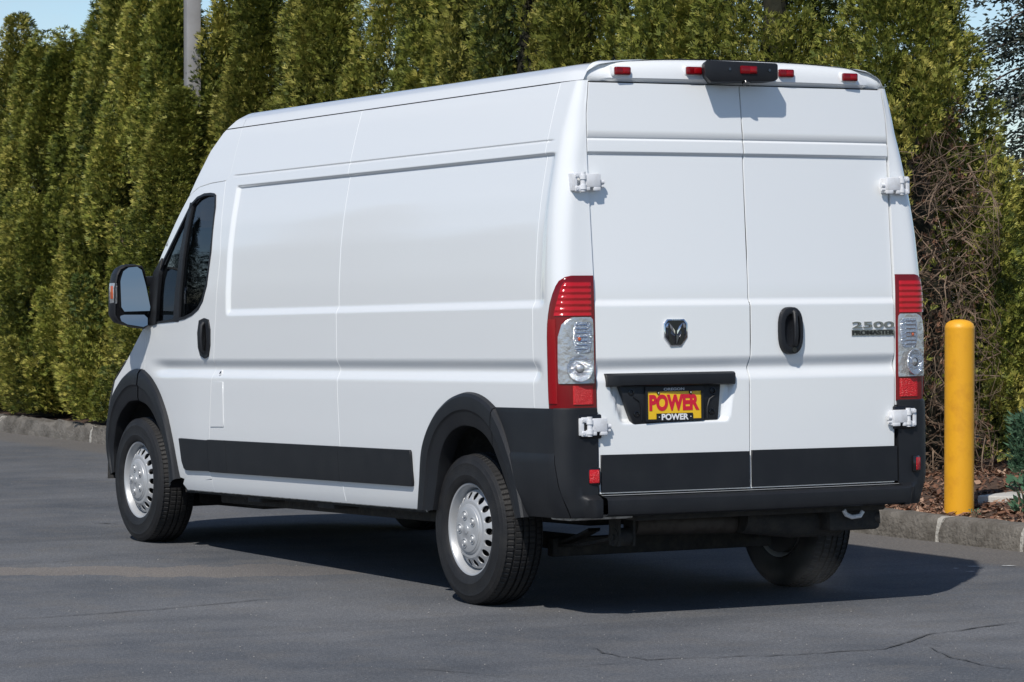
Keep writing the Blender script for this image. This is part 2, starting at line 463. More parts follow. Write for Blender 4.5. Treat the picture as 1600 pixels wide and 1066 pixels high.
def panel(name, poly, mapf, us, vs, material, parent, inset=.0022, flange=.022, hole=None, off=0.0, round_edge=True):
    """a pressed sheet: outline `poly` in (u, v), gridded, laid on the surface `mapf`, edges turned in"""
    bm = bmesh.new()
    bv = [bm.verts.new((a, b, 0)) for a, b in poly]
    bm.faces.new(bv)
    def cut(co, no):
        g = bm.verts[:] + bm.edges[:] + bm.faces[:]
        bmesh.ops.bisect_plane(bm, geom=g, plane_co=co, plane_no=no, dist=1e-6)
    us_ = [p[0] for p in poly]; vs_ = [p[1] for p in poly]
    for a in us:
        if min(us_) + .004 < a < max(us_) - .004: cut((a, 0, 0), (1, 0, 0))
    for b in vs:
        if min(vs_) + .003 < b < max(vs_) - .003: cut((0, b, 0), (0, 1, 0))
    if hole:
        n = len(hole); cx = sum(p[0] for p in hole) / n; cy = sum(p[1] for p in hole) / n
        pl = []
        for i in range(n):
            a, b = Vector((*hole[i], 0)), Vector((*hole[(i + 1) % n], 0))
            no = Vector((b.y - a.y, a.x - b.x, 0)).normalized()
            if no.dot(Vector((cx, cy, 0)) - a) > 0: no = -no
            pl.append((a, no)); cut(a, no)
        kill = [f for f in bm.faces if all((f.calc_center_median() - a).dot(no) < 0 for a, no in pl)]
        bmesh.ops.delete(bm, geom=kill, context='FACES')
    bmesh.ops.remove_doubles(bm, verts=bm.verts, dist=5e-4)
    bmesh.ops.triangulate(bm, faces=[f for f in bm.faces if len(f.verts) > 4])
    bm.normal_update()
    for f in bm.faces:
        if f.normal.z < 0: f.normal_flip()
    bm.verts.index_update()
    uv = np.array([v.co[:2] for v in bm.verts])
    be = [e for e in bm.edges if len(e.link_faces) == 1]
    inw = np.zeros_like(uv); cnt = np.zeros(len(uv))
    for e in be:
        f = e.link_faces[0]; c = f.calc_center_median()
        a, b = e.verts; d = (b.co - a.co)
        if d.length < 1e-7: continue
        no = Vector((-d.y, d.x, 0)).normalized()
        if no.dot(c - a.co) < 0: no = -no
        for w in (a, b): inw[w.index] += (no.x, no.y); cnt[w.index] += 1
    nz = cnt > 0
    ln = np.linalg.norm(inw[nz], axis=1, keepdims=True); ln[ln < .3] = .3
    out = uv.copy(); dirs = np.zeros_like(uv)
    dirs[nz] = inw[nz] / ln
    out = uv + dirs * inset
    faces = [tuple(v.index for v in f.verts) for f in bm.faces]
    P, N = mapf(out[:, 0], out[:, 1], off)
    V = [P]; NN = [N]; F = list(faces)
    # rolled edge: a small rounded lip, then the flange going in
    idx = np.where(nz)[0]; loc = {int(i): k for k, i in enumerate(idx)}
    base = len(P)
    rings = [(-.0022, -.0012, .55), (-.005, -.0016, .1), (-flange, -.0016, 0.0)]
    bu, bv_ = out[idx], dirs[idx]
    e = 1e-3
    Pa, _ = mapf(bu[:, 0] + bv_[:, 0] * e, bu[:, 1] + bv_[:, 1] * e, off)
    outdir = P[idx] - Pa; outdir /= np.maximum(np.linalg.norm(outdir, axis=1, keepdims=True), 1e-9)
    prev = None
    for dd, io, k in rings:
        q = bu + bv_ * io
        Pr, Nr = mapf(q[:, 0], q[:, 1], off + dd)
        V.append(Pr); nn = Nr * k + outdir * (1 - k); nn /= np.linalg.norm(nn, axis=1, keepdims=True); NN.append(nn)
    nb = len(idx)
    for ed in be:
        a, b = ed.verts
        f = ed.link_faces[0]; vs2 = [v.index for v in f.verts]
        ia, ib = a.index, b.index
        k = vs2.index(ia)
        if vs2[(k + 1) % len(vs2)] != ib: ia, ib = ib, ia
        la, lb = loc[ia], loc[ib]
        prevr = (ia, ib)
        for r in range(len(rings)):
            cur = (base + r * nb + la, base + r * nb + lb)
            F.append((prevr[0], cur[0], cur[1], prevr[1])); prevr = cur
    bm.free()
    V = np.concatenate(V); NN = np.concatenate(NN)
    # make winding agree with the surface normal
    a, b, c = (V[[f[i] for f in faces]] for i in range(3))
    g = np.cross(b - a, c - a); s = (g * NN[[f[0] for f in faces]]).sum()
    if s < 0: F = [tuple(reversed(f)) for f in F]
    return set_mesh(name, V, F, NN, material, parent)

def loft(name, P, material, parent, flipref=None, body=True, smooth=True, angle=40):
    """P: (rows, cols, 3) grid of points"""
    r, c, _ = P.shape
    me = bpy.data.meshes.new(name)
    V = P.reshape(-1, 3); V = to_world(V) if body else V
    F = [(i * c + j, i * c + j + 1, (i + 1) * c + j + 1, (i + 1) * c + j) for i in range(r - 1) for j in range(c - 1)]
    if flipref is not None:
        a = V[F[len(F) // 2][0]]; b = V[F[len(F) // 2][1]]; d = V[F[len(F) // 2][2]]
        if np.dot(np.cross(b - a, d - a), np.asarray(flipref)) < 0: F = [tuple(reversed(f)) for f in F]
    me.from_pydata(V.tolist(), [], F)
    if smooth: me.shade_smooth(); me.set_sharp_from_angle(angle=math.radians(angle))
    return add_obj(name, me, material, parent)

def arange(a, b, st): return list(np.arange(a, b + 1e-6, st))
VS = sorted(set([round(x, 4) for x in arange(.42, 2.56, .07) + arange(1.06, 1.19, .0105) + arange(1.40, 1.46, .008) + arange(2.106, 2.136, .004) + arange(2.172, 2.194, .0035) + [2.47, 2.49, 2.505, 2.52, 2.53, 2.54, 2.548, 2.554]]))
US = sorted(set([round(x, 4) for x in arange(.0, 4.0, .14) + arange(.196, .24, .006) + arange(.22, .30, .012) + arange(3.655, 3.705, .006) + arange(4.0, 5.4, .08)]))

# ================================================================== SETTING
# ground: one large asphalt sheet
gm = MB(); gm.add([(-400, -400, 0), (400, -400, 0), (400, 400, 0), (-400, 400, 0)], [(0, 1, 2, 3)])
ground = tag(gm.build('ground', M['asphalt'], smooth=False), 'dark grey worn asphalt car park under the van', kind='structure')

def ribbon(pts, w, z, jit=.4):
    mb = MB(); n = len(pts); v = []
    for i, (x, y) in enumerate(pts):
        a = np.array(pts[max(i - 1, 0)]); b = np.array(pts[min(i + 1, n - 1)]); d = (b - a) / max(np.linalg.norm(b - a), 1e-9)
        ww = w * (1 + random.uniform(-jit, jit)) * (.25 + .75 * min(1, min(i, n - 1 - i) / 4))
        v += [(x - d[1] * ww, y + d[0] * ww, z), (x + d[1] * ww, y - d[0] * ww, z)]
    mb.add(v, [(2 * i, 2 * i + 1, 2 * i + 3, 2 * i + 2) for i in range(n - 1)])
    return mb
def crack(px, w=.008, wob=.03, z=.004):
    key = [on_ground(u, v)[:2] for u, v in px]
    pts = []
    for a, b in zip(key[:-1], key[1:]):
        n = max(4, int(np.linalg.norm(b - a) / .045))
        for i in range(n): pts.append(a + (b - a) * i / n)
    off = 0; out = []
    for p in pts:
        off = off * .8 + random.gauss(0, wob * .45); out.append((p[0] + off * .7, p[1] + off * .7))
    ribbon(out, w * .6, z, .6).build('crack', M['crack'], ground, smooth=False)
crack([(0, 969), (130, 962), (250, 952), (330, 945), (400, 939), (470, 934)], .008)
crack([(905, 1010), (1010, 1032), (1100, 1030), (1190, 1026), (1290, 1020), (1380, 1016), (1420, 1004), (1450, 992), (1520, 983), (1600, 973)], .009, .04)
crack([(1450, 1012), (1500, 1031), (1550, 1043), (1600, 1050)], .007, .03)
crack([(1420, 1004), (1470, 1011), (1530, 1010)], .005)
crack([(600, 1046), (690, 1048), (800, 1060)], .006)
crack([(900, 1042), (1000, 1034)], .006)
crack([(145, 818), (168, 819), (192, 820)], .02, .01)
crack([(0, 884), (60, 880), (130, 876), (210, 874), (330, 874)], .005)
crack([(60, 746), (110, 749), (160, 752)], .008)
for u, v, w, h in ((1521, 886, 9, .012), (1576, 885, 11, .012), (1516, 894, 7, .012), (1494, 889, 5, .009)):
    a, b = on_ground(u - w, v), on_ground(u + w, v)
    ribbon([tuple(a[:2] + (b[:2] - a[:2]) * t) for t in np.linspace(0, 1, 7)], h * 1.6, .004, .5).build('paint_mark', M['road_paint'], ground, smooth=False)
# loose grit on the asphalt
gv, gf = [], []
for i in range(420):
    u, v = random.uniform(-40, 1640), 700 + 390 * random.random() ** .7
    p = on_ground(u, v); s = random.uniform(.002, .005)
    k = len(gv)
    for j in range(4):
        t = j * PI / 2 + random.random(); gv.append((p[0] + s * math.cos(t), p[1] + s * math.sin(t), .001))
    gv.append((p[0], p[1], .003 + s * .7)); gf += [(k + j, k + (j + 1) % 4, k + 4) for j in range(4)]
me = bpy.data.meshes.new('grit'); me.from_pydata(gv, [], gf)
tag(add_obj('grit', me, mat('grit_stone', (0.24, 0.23, 0.22), .9), ground), kind='stuff')

# kerb, its stones laid end to end along the hedge bed
def kerb_x(y): return 3.075 - .0335 * (y - 2.0) if y < 40 else 1.8
KERB_H = .15
kerb = tag(empty('kerb', (kerb_x(2), 2, 0)), 'weathered grey concrete kerb along the hedge bed', kind='structure')
PINV['kerb'] = Matrix.Translation(-Vector((kerb_x(2), 2, 0)))
joints = [-6.0, -4.4, -2.6, -.9, .6, 1.98, 2.74]
while joints[-1] < 30: joints.append(joints[-1] + random.uniform(1.5, 2.3))
def kerb_stone(y0, y1, rough):
    n = max(4, int((y1 - y0) / .09)); prof = [(0.0, -.05), (.006, .05), (.018, KERB_H - .045), (.032, KERB_H - .014), (.060, KERB_H), (.11, KERB_H + .002), (.165, KERB_H - .004), (.175, -.05)]
    P = np.zeros((n + 1, len(prof), 3))
    for i in range(n + 1):
        y = y0 + .006 + (y1 - y0 - .012) * i / n
        endr = .010 * (1 if i in (0, n) else 0)
        for j, (dx, z) in enumerate(prof):
            r = rough * (.4 + .6 * (2 <= j <= 5))
            P[i, j] = (kerb_x(y) + dx + random.gauss(0, r) + endr * (j < 4), y, z + (random.gauss(0, r) if z > 0 else 0) - endr * (z > .1))
    mb = MB(); c = len(prof)
    mb.add(P.reshape(-1, 3), [(i * c + j, i * c + j + 1, (i + 1) * c + j + 1, (i + 1) * c + j) for i in range(n) for j in range(c - 1)] + [tuple(range(c)), tuple(n * c + j for j in reversed(range(c)))])
    return mb.build('kerb_stone', M['concrete'], kerb, angle=60)
for a, b in zip(joints[:-1], joints[1:]):
    kerb_stone(a, b, .0035 if a < 9 else .010)
    y = b; mb = MB()
    prof = [(.012, -.04), (.016, .05), (.026, KERB_H - .047), (.040, KERB_H - .017), (.064, KERB_H - .004), (.16, KERB_H - .006), (.16, -.04)]
    mb.add([(kerb_x(y) + dx - .004, y + s * random.uniform(.008, .026), z) for s in (-1, 1) for dx, z in prof],
           [tuple(range(7)), tuple(range(13, 6, -1))] + [(j, (j + 1) % 7, 7 + (j + 1) % 7, 7 + j) for j in range(7)])
    mb.build('mortar_joint', M['mortar'], kerb, angle=50)

# planting bed: soil with a cover of bark chips, rising towards the hedge
def bed_z(x, y):
    t = x - (kerb_x(y) + .17)
    return KERB_H - .025 + .13 * float(sstep(0.0, 1.5, t)) + .012 * math.sin(3.1 * x + 1.3 * y) * math.sin(2.3 * y) * min(1, max(t, 0) * 3)
ys_ = np.concatenate([np.arange(-6, 8, .16), np.arange(8, 30.1, .6)])
ts_ = np.concatenate([np.arange(0, 3, .13), np.arange(3, 12, .8)])
P = np.array([[(kerb_x(y) + .168 + t, y, bed_z(kerb_x(y) + .168 + t, y)) for t in ts_] for y in ys_])
tag(loft('planting_bed', P, M['soil'], None, (0, 0, 1), body=False), 'brown mulched planting bed behind the kerb', kind='structure')
n = 15000
cx = np.concatenate([3.2 + 3.4 * RNG.random(n) ** 1.3, 3.0 + 1.2 * RNG.random(2500)]); cy = np.concatenate([.5 + 6.5 * RNG.random(n), 6 + 12 * RNG.random(2500)])
keep = np.array([x > kerb_x(y) + .12 for x, y in zip(cx, cy)]); cx, cy = cx[keep], cy[keep]; n = len(cx)
cz = np.array([bed_z(a, b) for a, b in zip(cx, cy)]) + .004 + .018 * RNG.random(n)
ln = .012 + .030 * RNG.random(n) ** 1.5; wd = ln * (.25 + .35 * RNG.random(n)); an = 2 * PI * RNG.random(n)
tl = RNG.normal(0, .42, n); rl = RNG.normal(0, .35, n)
dx = np.stack([np.cos(an) * np.cos(tl), np.sin(an) * np.cos(tl), np.sin(tl)], -1)
dy = np.stack([-np.sin(an) * np.cos(rl), np.cos(an) * np.cos(rl), np.sin(rl)], -1)
C0 = np.stack([cx, cy, cz], -1)
Vv = np.stack([C0 - dx * ln[:, None], C0 + dy * wd[:, None], C0 + dx * ln[:, None], C0 - dy * wd[:, None]], 1)
def quads_mesh(name, Q, tone, material, parent=None):
    n = len(Q); me = bpy.data.meshes.new(name)
    me.vertices.add(n * 4); me.vertices.foreach_set('co', Q.reshape(-1).astype(np.float32))
    me.loops.add(n * 4); me.loops.foreach_set('vertex_index', np.arange(n * 4, dtype=np.int32))
    me.polygons.add(n); me.polygons.foreach_set('loop_start', np.arange(0, n * 4, 4, dtype=np.int32))
    me.polygons.foreach_set('loop_total', np.full(n, 4, dtype=np.int32))
    at = me.attributes.new('tone', 'FLOAT', 'FACE'); at.data.foreach_set('value', tone.astype(np.float32))
    me.update(); me.validate()
    return add_obj(name, me, material, parent)
tag(quads_mesh('bark_mulch', Vv, np.clip(RNG.normal(.42, .26, n), 0, 1), M['chip']), 'reddish brown bark chips strewn over the bed', kind='stuff')

# ------------------------------------------------------------------ hedge trees
def spray_quads(P, D, Nn, Ln, blades=4):
    """flat fans of scale leaves: P base, D direction, Nn fan normal, Ln length"""
    S = np.cross(D, Nn); out = []
    spec = [(0.0, 0.0, 1.0), (.12, .62, .74), (.12, -.62, .74), (.42, .50, .55)][:blades]
    for b, a, k in spec:
        a = a + RNG.normal(0, .12, len(P))
        d = D * np.cos(a)[:, None] + S * np.sin(a)[:, None]
        s = -D * np.sin(a)[:, None] + S * np.cos(a)[:, None]
        base = P + D * (Ln * b)[:, None]
        l = (Ln * k)[:, None]; w = l * .105
        droop = Nn * (l * RNG.normal(0, .12, len(P))[:, None])
        out.append(np.stack([base, base + d * l * .5 + s * w, base + d * l + droop, base + d * l * .5 - s * w], 1))
    return np.concatenate(out)
def unit(a): return a / np.maximum(np.linalg.norm(a, axis=-1, keepdims=True), 1e-9)
def env_r(t, R0):                                   # crown radius over relative height
    return R0 * ((1 - np.clip(t, 0, 1) ** 1.9) ** .95 * (0.86 + .14 * sstep(0, .16, t)) + .045)

LOST = []
def thuja_mesh(seed, h, R0, nplume, nspray, bare=None):
    global RNG
    RNG = np.random.default_rng(seed)
    # plumes: upright sheaves of sprays on the outside of the crown
    zb = h * (RNG.random(nplume) ** .98) * .93 - .25
    ph = RNG.random(nplume) * 2 * PI + np.arange(nplume) * 2.399
    ln = RNG.uniform(.55, 1.05, nplume) * (1 - .35 * zb / h)
    rb = env_r(zb / h, R0) * RNG.uniform(.62, .82, nplume)
    zt = zb + ln
    rt = np.minimum(env_r(np.clip(zt / h, 0, .99), R0) * RNG.uniform(.76, 1.22, nplume), rb + .30)
    ax0 = np.stack([rb * np.cos(ph), rb * np.sin(ph), zb], -1); ax1 = np.stack([rt * np.cos(ph), rt * np.sin(ph), zt], -1)
    # leaders at the top
    k = RNG.integers(3, 6); tz = h * RNG.uniform(.86, .99, k); tp = RNG.random(k) * 2 * PI; tr = R0 * RNG.uniform(.05, .34, k); tr[0] = .03; tz[0] = h * 1.03
    ax0 = np.concatenate([ax0, np.stack([tr * .5 * np.cos(tp), tr * .5 * np.sin(tp), tz - RNG.uniform(.9, 1.3, k)], -1)])
    ax1 = np.concatenate([ax1, np.stack([tr * np.cos(tp), tr * np.sin(tp), tz], -1)])
    prad = np.concatenate([RNG.uniform(.09, .155, nplume), RNG.uniform(.12, .17, k)])
    tone0 = np.concatenate([RNG.normal(.46, .19, nplume), RNG.normal(.55, .1, k)])
    w = np.linalg.norm(ax1 - ax0, axis=1) * prad; w /= w.sum()
    i = RNG.choice(len(ax0), nspray, p=w)
    t = RNG.random(nspray) ** .85
    A = ax0[i] + (ax1[i] - ax0[i]) * t[:, None]
    up = unit(ax1[i] - ax0[i])
    th = RNG.random(nspray) * 2 * PI
    e1 = unit(np.cross(up, np.array([.31, .17, .9]) + 0 * up)); e2 = np.cross(up, e1)
    rad = e1 * np.cos(th)[:, None] + e2 * np.sin(th)[:, None]
    pr = prad[i] * np.sqrt(np.clip(1.0 - (np.abs(t - .36) / .68) ** 2.2, .03, 1)) * RNG.uniform(.55, 1.0, nspray)
    P = A + rad * pr[:, None]
    outw = unit(P * np.array([1, 1, 0]))
    D = unit(rad * .55 + up * .75 + outw * .35 + RNG.normal(0, .28, P.shape) + np.array([0, 0, -.10]))
    Nn = unit(np.cross(D, RNG.normal(0, 1, P.shape)))
    L_ = RNG.uniform(.036, .068, nspray)
    keep = P[:, 2] > .10
    # foliage facing the trunk never shows: thin it
    inner = (np.linalg.norm(P[:, :2], axis=1) < env_r(np.clip(P[:, 2] / h, 0, 1), R0) * .45) & (P[:, 2] < h * .8)
    keep &= ~(inner & (RNG.random(nspray) < .8))
    if bare:
        gone = bare(P); keep &= ~gone
        sel = gone & (RNG.random(nspray) < .10)
        LOST.append((P[sel] * np.array([.80, .80, 1.0]), D[sel], Nn[sel], L_[sel] * .9))
    tone = np.clip(tone0[i] + RNG.normal(0, .17, nspray) + (RNG.random(nspray) < .04) * .35, 0, 1)
    P, D, Nn, L_, tone = P[keep], D[keep], Nn[keep], L_[keep], tone[keep]
    Q = spray_quads(P, D, Nn, L_)
    return Q, np.tile(tone, 4)

def core_mesh(seed, h, R0, k=.50):  # solid core added against see-through; its dark colour deepens the crown gaps
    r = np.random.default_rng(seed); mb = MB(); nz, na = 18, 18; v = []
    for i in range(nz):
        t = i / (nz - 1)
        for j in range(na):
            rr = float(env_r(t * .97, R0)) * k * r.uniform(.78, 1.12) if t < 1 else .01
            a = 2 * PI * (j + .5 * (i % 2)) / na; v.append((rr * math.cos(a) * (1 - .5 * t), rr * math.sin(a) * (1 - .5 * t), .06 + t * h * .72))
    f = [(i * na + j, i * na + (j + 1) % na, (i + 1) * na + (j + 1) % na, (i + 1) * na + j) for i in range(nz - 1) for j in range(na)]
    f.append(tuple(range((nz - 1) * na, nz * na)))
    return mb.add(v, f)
def trunk_mb(h, seed):
    r = random.Random(seed); mb = MB()
    pts = [(r.gauss(0, .012), r.gauss(0, .012), -.1 + (h * .55) * i / 8) for i in range(9)]
    mb.tube(pts, [.085 * (1 - .85 * i / 8) for i in range(9)], 9)
    for i in range(14):
        z = .5 + (h * .55 - .9) * i / 14; a = i * 2.4; q = (math.cos(a), math.sin(a))
        mb.tube([(0, 0, z), (q[0] * .14, q[1] * .14, z + .12), (q[0] * .27, q[1] * .27, z + .45)], [.018, .012, .005], 5)
    return mb

VAR = []
for s, h, R0 in ((11, 4.3, .54), (12, 4.2, .50), (13, 4.5, .58), (15, 4.4, .52)):
    Q, tn = thuja_mesh(s, h, R0, 100, 40000)
    o = tag(empty('arborvitae_tree'), 'full olive green arborvitae standing in the hedge row behind the van', 'tree', 'arborvitae in the hedge row')
    quads_mesh('crown', Q, tn, M['thuja'], o)
    core_mesh(s, h, R0).build('dark_inner_core', M['dead'], o, angle=20)
    trunk_mb(h, s).build('trunk', M['bark'], o)
    VAR.append(o)
def copy_tree(src):
    r = src.copy(); COL.objects.link(r)
    for ch in list(src.children):
        c = ch.copy(); COL.objects.link(c); c.parent = r
        for g in list(ch.children):
            d = g.copy(); COL.objects.link(d); d.parent = c
    return r
def hedge_x(y): return 3.36 + (16 - y) * .082
used = [False] * 4
ty = 6.2; i = 0
order = [2, 0, 4, 1, 3, 2, 4, 0, 3, 1, 2, 4, 1, 0, 3, 4, 2, 1, 0, 4]
TR = random.Random(21)
while ty < 23.5:
    k = order[i % len(order)] % 4
    o = VAR[k] if not used[k] else copy_tree(VAR[k]); used[k] = True
    y = ty + TR.uniform(-.07, .07); x = hedge_x(y) + TR.uniform(-.16, .16) - .13 * float(sstep(11, 12.5, y) - sstep(14.6, 15.4, y))
    o.location = (x, y, bed_z(x, y) - .05 if y < 29 else .2)
    o.rotation_euler = (TR.gauss(0, .012), TR.gauss(0, .012), TR.uniform(0, 2 * PI))
    sc = float(np.interp(y, [6, 9.5, 11, 12.5, 14, 16, 18, 24], [1.22, 1.15, 1.06, .98, .92, .89, .86, .82]))
    o.scale = (TR.uniform(1.02, 1.16), TR.uniform(1.02, 1.16), sc * TR.uniform(.88, 1.06))
    ty += TR.uniform(.60, .72); i += 1

# the end tree, its lower side gone bare
EX, EY = 4.60, 5.25
vx, vy = CAM[0] - EX, CAM[1] - EY; vl = math.hypot(vx, vy); vx, vy = vx / vl, vy / vl
def bare(P):
    c = P[:, 0] * vx + P[:, 1] * vy                     # towards the open side of the bed
    s = P[:, 0] * -vy + P[:, 1] * vx
    z = P[:, 2]
    wob = .07 * np.sin(z * 7) + .06 * np.sin(z * 13 + P[:, 0] * 9)
    lo = .02 + wob; hi = .60 + wob + .05 * np.sin(z * 5 + 1)
    return (c > .0) & (s > lo) & (s < hi) & (z < 2.45 + .25 * np.sin(P[:, 0] * 8)) & (RNG.random(len(P)) > .035)
Q, tn = thuja_mesh(31, 3.85, .88, 175, 60000, bare)
end = tag(empty('arborvitae_tree'), 'arborvitae at the end of the hedge with a bare patch of dead twigs', 'tree', 'arborvitae in the hedge row')
quads_mesh('crown', Q, tn, M['thuja'], end)
core_mesh(31, 3.85, .88, .52).build('dark_inner_core', M['dead'], end, angle=20)
trunk_mb(3.9, 31).build('trunk', M['bark'], end)
mb = MB(); rr = random.Random(5)
for i in range(340):
    s0 = rr.uniform(.0, .62); z0 = rr.uniform(.02, 2.1)
    # from inside of the crown out to its surface, then curling
    c0 = rr.uniform(.22, .55); base = np.array([vx * c0 - vy * s0 * .75, vy * c0 + vx * s0 * .75, z0])
    a_ = rr.uniform(-.6, 1.2); d = np.array([vx * .7 - vy * a_, vy * .7 + vx * a_, rr.uniform(-.5, .7)]); d /= np.linalg.norm(d)
    pts = [base]; n = rr.randint(5, 8); st = rr.uniform(.06, .12)
    for k in range(n):
        d = d + np.array([rr.gauss(0, .26), rr.gauss(0, .26), rr.gauss(-.02, .30)]); d /= np.linalg.norm(d)
        q = pts[-1] + d * st
        if math.hypot(q[0], q[1]) > .93: d[0] *= .2; d[1] *= .2; q = pts[-1] + d * st
        if q[2] < .02: q[2] = .02 + rr.random() * .03
        if q[2] > 2.3: d[2] = -abs(d[2]); q = pts[-1] + d * st
        if -q[0] * vy + q[1] * vx > .66: d[0] += vy * .8; d[1] -= vx * .8; d /= np.linalg.norm(d); q = pts[-1] + d * st
        pts.append(q)
    r0 = rr.choice([.0022, .0026, .003, .0036, .0045, .008])
    mb.tube(pts, [r0 * (1 - .75 * k / n) for k in range(n + 1)], 4)
    if rr.random() < .7:
        k = rr.randint(1, n - 2); p = pts[k]; e = d + np.array([rr.gauss(0, .6), rr.gauss(0, .6), rr.gauss(0, .5)]); e /= np.linalg.norm(e)
        mb.tube([p, p + e * .10, p + e * .17 + np.array([0, 0, rr.gauss(0, .04)])], [r0 * .6, r0 * .4, r0 * .2], 4)
ls = LOST[-1]; dq = spray_quads(*ls); df = quads_mesh('dead_foliage', dq, np.clip(RNG.normal(.35, .22, len(dq)), 0, 1), M['chip'], end); df['kind'] = 'stuff'
tw = mb.build('dead_twigs', M['twig'], end, angle=60); tw['kind'] = 'stuff'
end.location = (EX, EY, bed_z(EX, EY) - .05)

# a low arborvitae-green shrub filling the far corner of the bed, behind the end tree
Q, tn = thuja_mesh(41, 2.55, .74, 60, 20000)
sh = tag(empty('arborvitae_shrub'), 'short bushy arborvitae beside the end of the hedge', 'shrub')
quads_mesh('crown', Q, tn, M['thuja'], sh); core_mesh(41, 2.55, .74).build('dark_inner_core', M['dead'], sh, angle=20)
trunk_mb(2.4, 41).build('trunk', M['bark'], sh)
sh.location = (6.25, 5.95, bed_z(5.5, 5.5))
bk = copy_tree(VAR[1]); bk['label'] = 'lower arborvitae standing behind the bare end of the hedge'; bk.location = (6.3, 7.2, .25); bk.scale = (1.1, 1.1, .60); sh.scale = (.9, .9, .72); bk.rotation_euler = (0, 0, 1.1)

# ------------------------------------------------------------------ firs
def fir(seed, h, R0, label, nb=230):
    r = np.random.default_rng(seed); Q = []; T = []
    tr = MB()
    tr.tube([(0, 0, -.2), (0.03, 0, h * .3), (0, .03, h * .65), (0, 0, h)], [h * .016, h * .012, h * .007, .01], 10)
    for i in range(nb):
        t = (i + r.random()) / nb; z = h * (.10 + .88 * t)
        Rr = R0 * (1 - t) ** .8 * r.uniform(.6, 1.12) + .12; a = i * 2.399 + r.normal(0, .3)
        o = np.array([math.cos(a), math.sin(a), 0])
        tip = o * Rr + np.array([0, 0, z - Rr * r.uniform(.12, .38)]); mid = o * Rr * .55 + np.array([0, 0, z + .02])
        tr.tube([(0, 0, z), mid, tip], [.030, .018, .006], 4)
        m = int(200 + 560 * Rr / R0)
        s = r.random(m) ** .7
        C = mid * (s < .5)[:, None] * 0 + (np.array([0, 0, z]) * (1 - s[:, None]) + tip * s[:, None]) + r.normal(0, .10 + .05 * Rr, (m, 3)) * np.array([1, 1, .55])
        d = unit(o + r.normal(0, .55, (m, 3)) + np.array([0, 0, -.25])); nn = unit(np.cross(d, r.normal(0, 1, (m, 3)))); sd = np.cross(d, nn)
        l = r.uniform(.06, .125, m)[:, None]
        Q.append(np.stack([C - d * l * .4, C + sd * l * .20, C + d * l * .6, C - sd * l * .20], 1)); T.append(np.clip(r.normal(.45, .22, m), 0, 1))
    o = tag(empty('fir_tree'), label, 'tree')
    quads_mesh('crown', np.concatenate(Q), np.concatenate(T), M['fir'], o); tr.build('trunk', M['bark'], o)
    return o
fa = fir(3, 15.5, 3.3, 'tall dark grey green fir far beyond the end of the hedge', 300)
d = ray(1748, 390); fa.location = (CAM[0] + d[0] * 52, CAM[1] + d[1] * 52, 0)
for (x, y, s, rz, lb) in ((-14.6, 31, .50, 1.0, 'tallest fir in the group across the car park'), (-18.5, 33, .44, 2.2, 'left fir of the group across the car park'), (-12.6, 35, .46, 4.0, 'farthest fir of the group across the car park')):
    o = copy_tree(fa); o.location = (x, y, 0); o.scale = (s * 1.7, s * 1.7, s); o.rotation_euler = (0, 0, rz); o['label'] = lb; o['group'] = 'firs across the car park'

# ------------------------------------------------------------------ light pole in the hedge
d = ray(300.5, 80); t = (3.20 - CAM[0]) / d[0]; pp = CAM + d * t
pole = tag(empty('light_pole', (pp[0], pp[1], bed_z(pp[0], pp[1]))), 'square grey steel light pole rising out of the hedge', 'light pole')
zb = bed_z(pp[0], pp[1])
rot = Matrix.Rotation(math.radians(-8), 3, 'Z')
PINV['light_pole'] = Matrix.Identity(4)
mb = MB(); mb.box((-.062, -.062, 0), (.062, .062, 7.6), rot, (0, 0, 0)); mb.build('shaft', M['galv'], pole, bevel=.012)
mb = MB(); mb.box((-.16, -.16, 0), (.16, .16, .025), rot, (0, 0, 0)); mb.build('base_plate', M['galv'], pole, bevel=.004)
mb = MB(); mb.box((-.067, -.067, 7.6), (.067, .067, 7.63), rot, (0, 0, 0)); mb.build('cap', M['galv'], pole, bevel=.006)

ft = copy_tree(VAR[3]); ft['label'] = 'shorter arborvitae standing in front of the grey light pole'
ft.location = (pp[0] - .20, pp[1] - .16, zb - .05); ft.scale = (1.0, 1.0, .665); ft.rotation_euler = (0, 0, 2.0)
# ------------------------------------------------------------------ bollard, pad, small plants
bp_ = on_ground(1498.5, 800, .145)
bz = bed_z(bp_[0], bp_[1]) - .02
bol = tag(empty('bollard', (bp_[0], bp_[1], bz)), 'yellow plastic covered bollard with domed top standing in the bark mulch', 'bollard')
R_ = .0885; H_ = 1.17
mb = MB(); mb.lathe([(0.0, 0), (R_ * .99, 0), (R_, .03), (R_, H_ - .052), (R_ * 1.003, H_ - .045), (R_ * .985, H_ - .038), (R_ * .90, H_ - .020), (R_ * .68, H_ - .006), (R_ * .36, H_ + .002), (0.0, H_ + .004)], (0, 0, 0), (0, 0, 1), 56)
mb.build('sleeve', M['yellow'], bol, angle=50)
mb = MB(); mb.cyl((0, 0, -.15), (0, 0, .2), .07, n=24); mb.build('post', M['galv'], bol)

a = on_ground(1527, 788, .16); z = bed_z(a[0], a[1])
mb = MB(); mb.prism([(a[0], a[1]), (a[0] + .75, a[1] - .90), (a[0] + 1.75, a[1] - .55), (a[0] + 1.1, a[1] + .50)], 2, z - .05, z + .05)
tag(mb.build('concrete_pad', M['concrete_light'], bevel=.008, smooth=False), 'pale concrete pad set in the bark mulch beside the bollard', 'concrete pad')

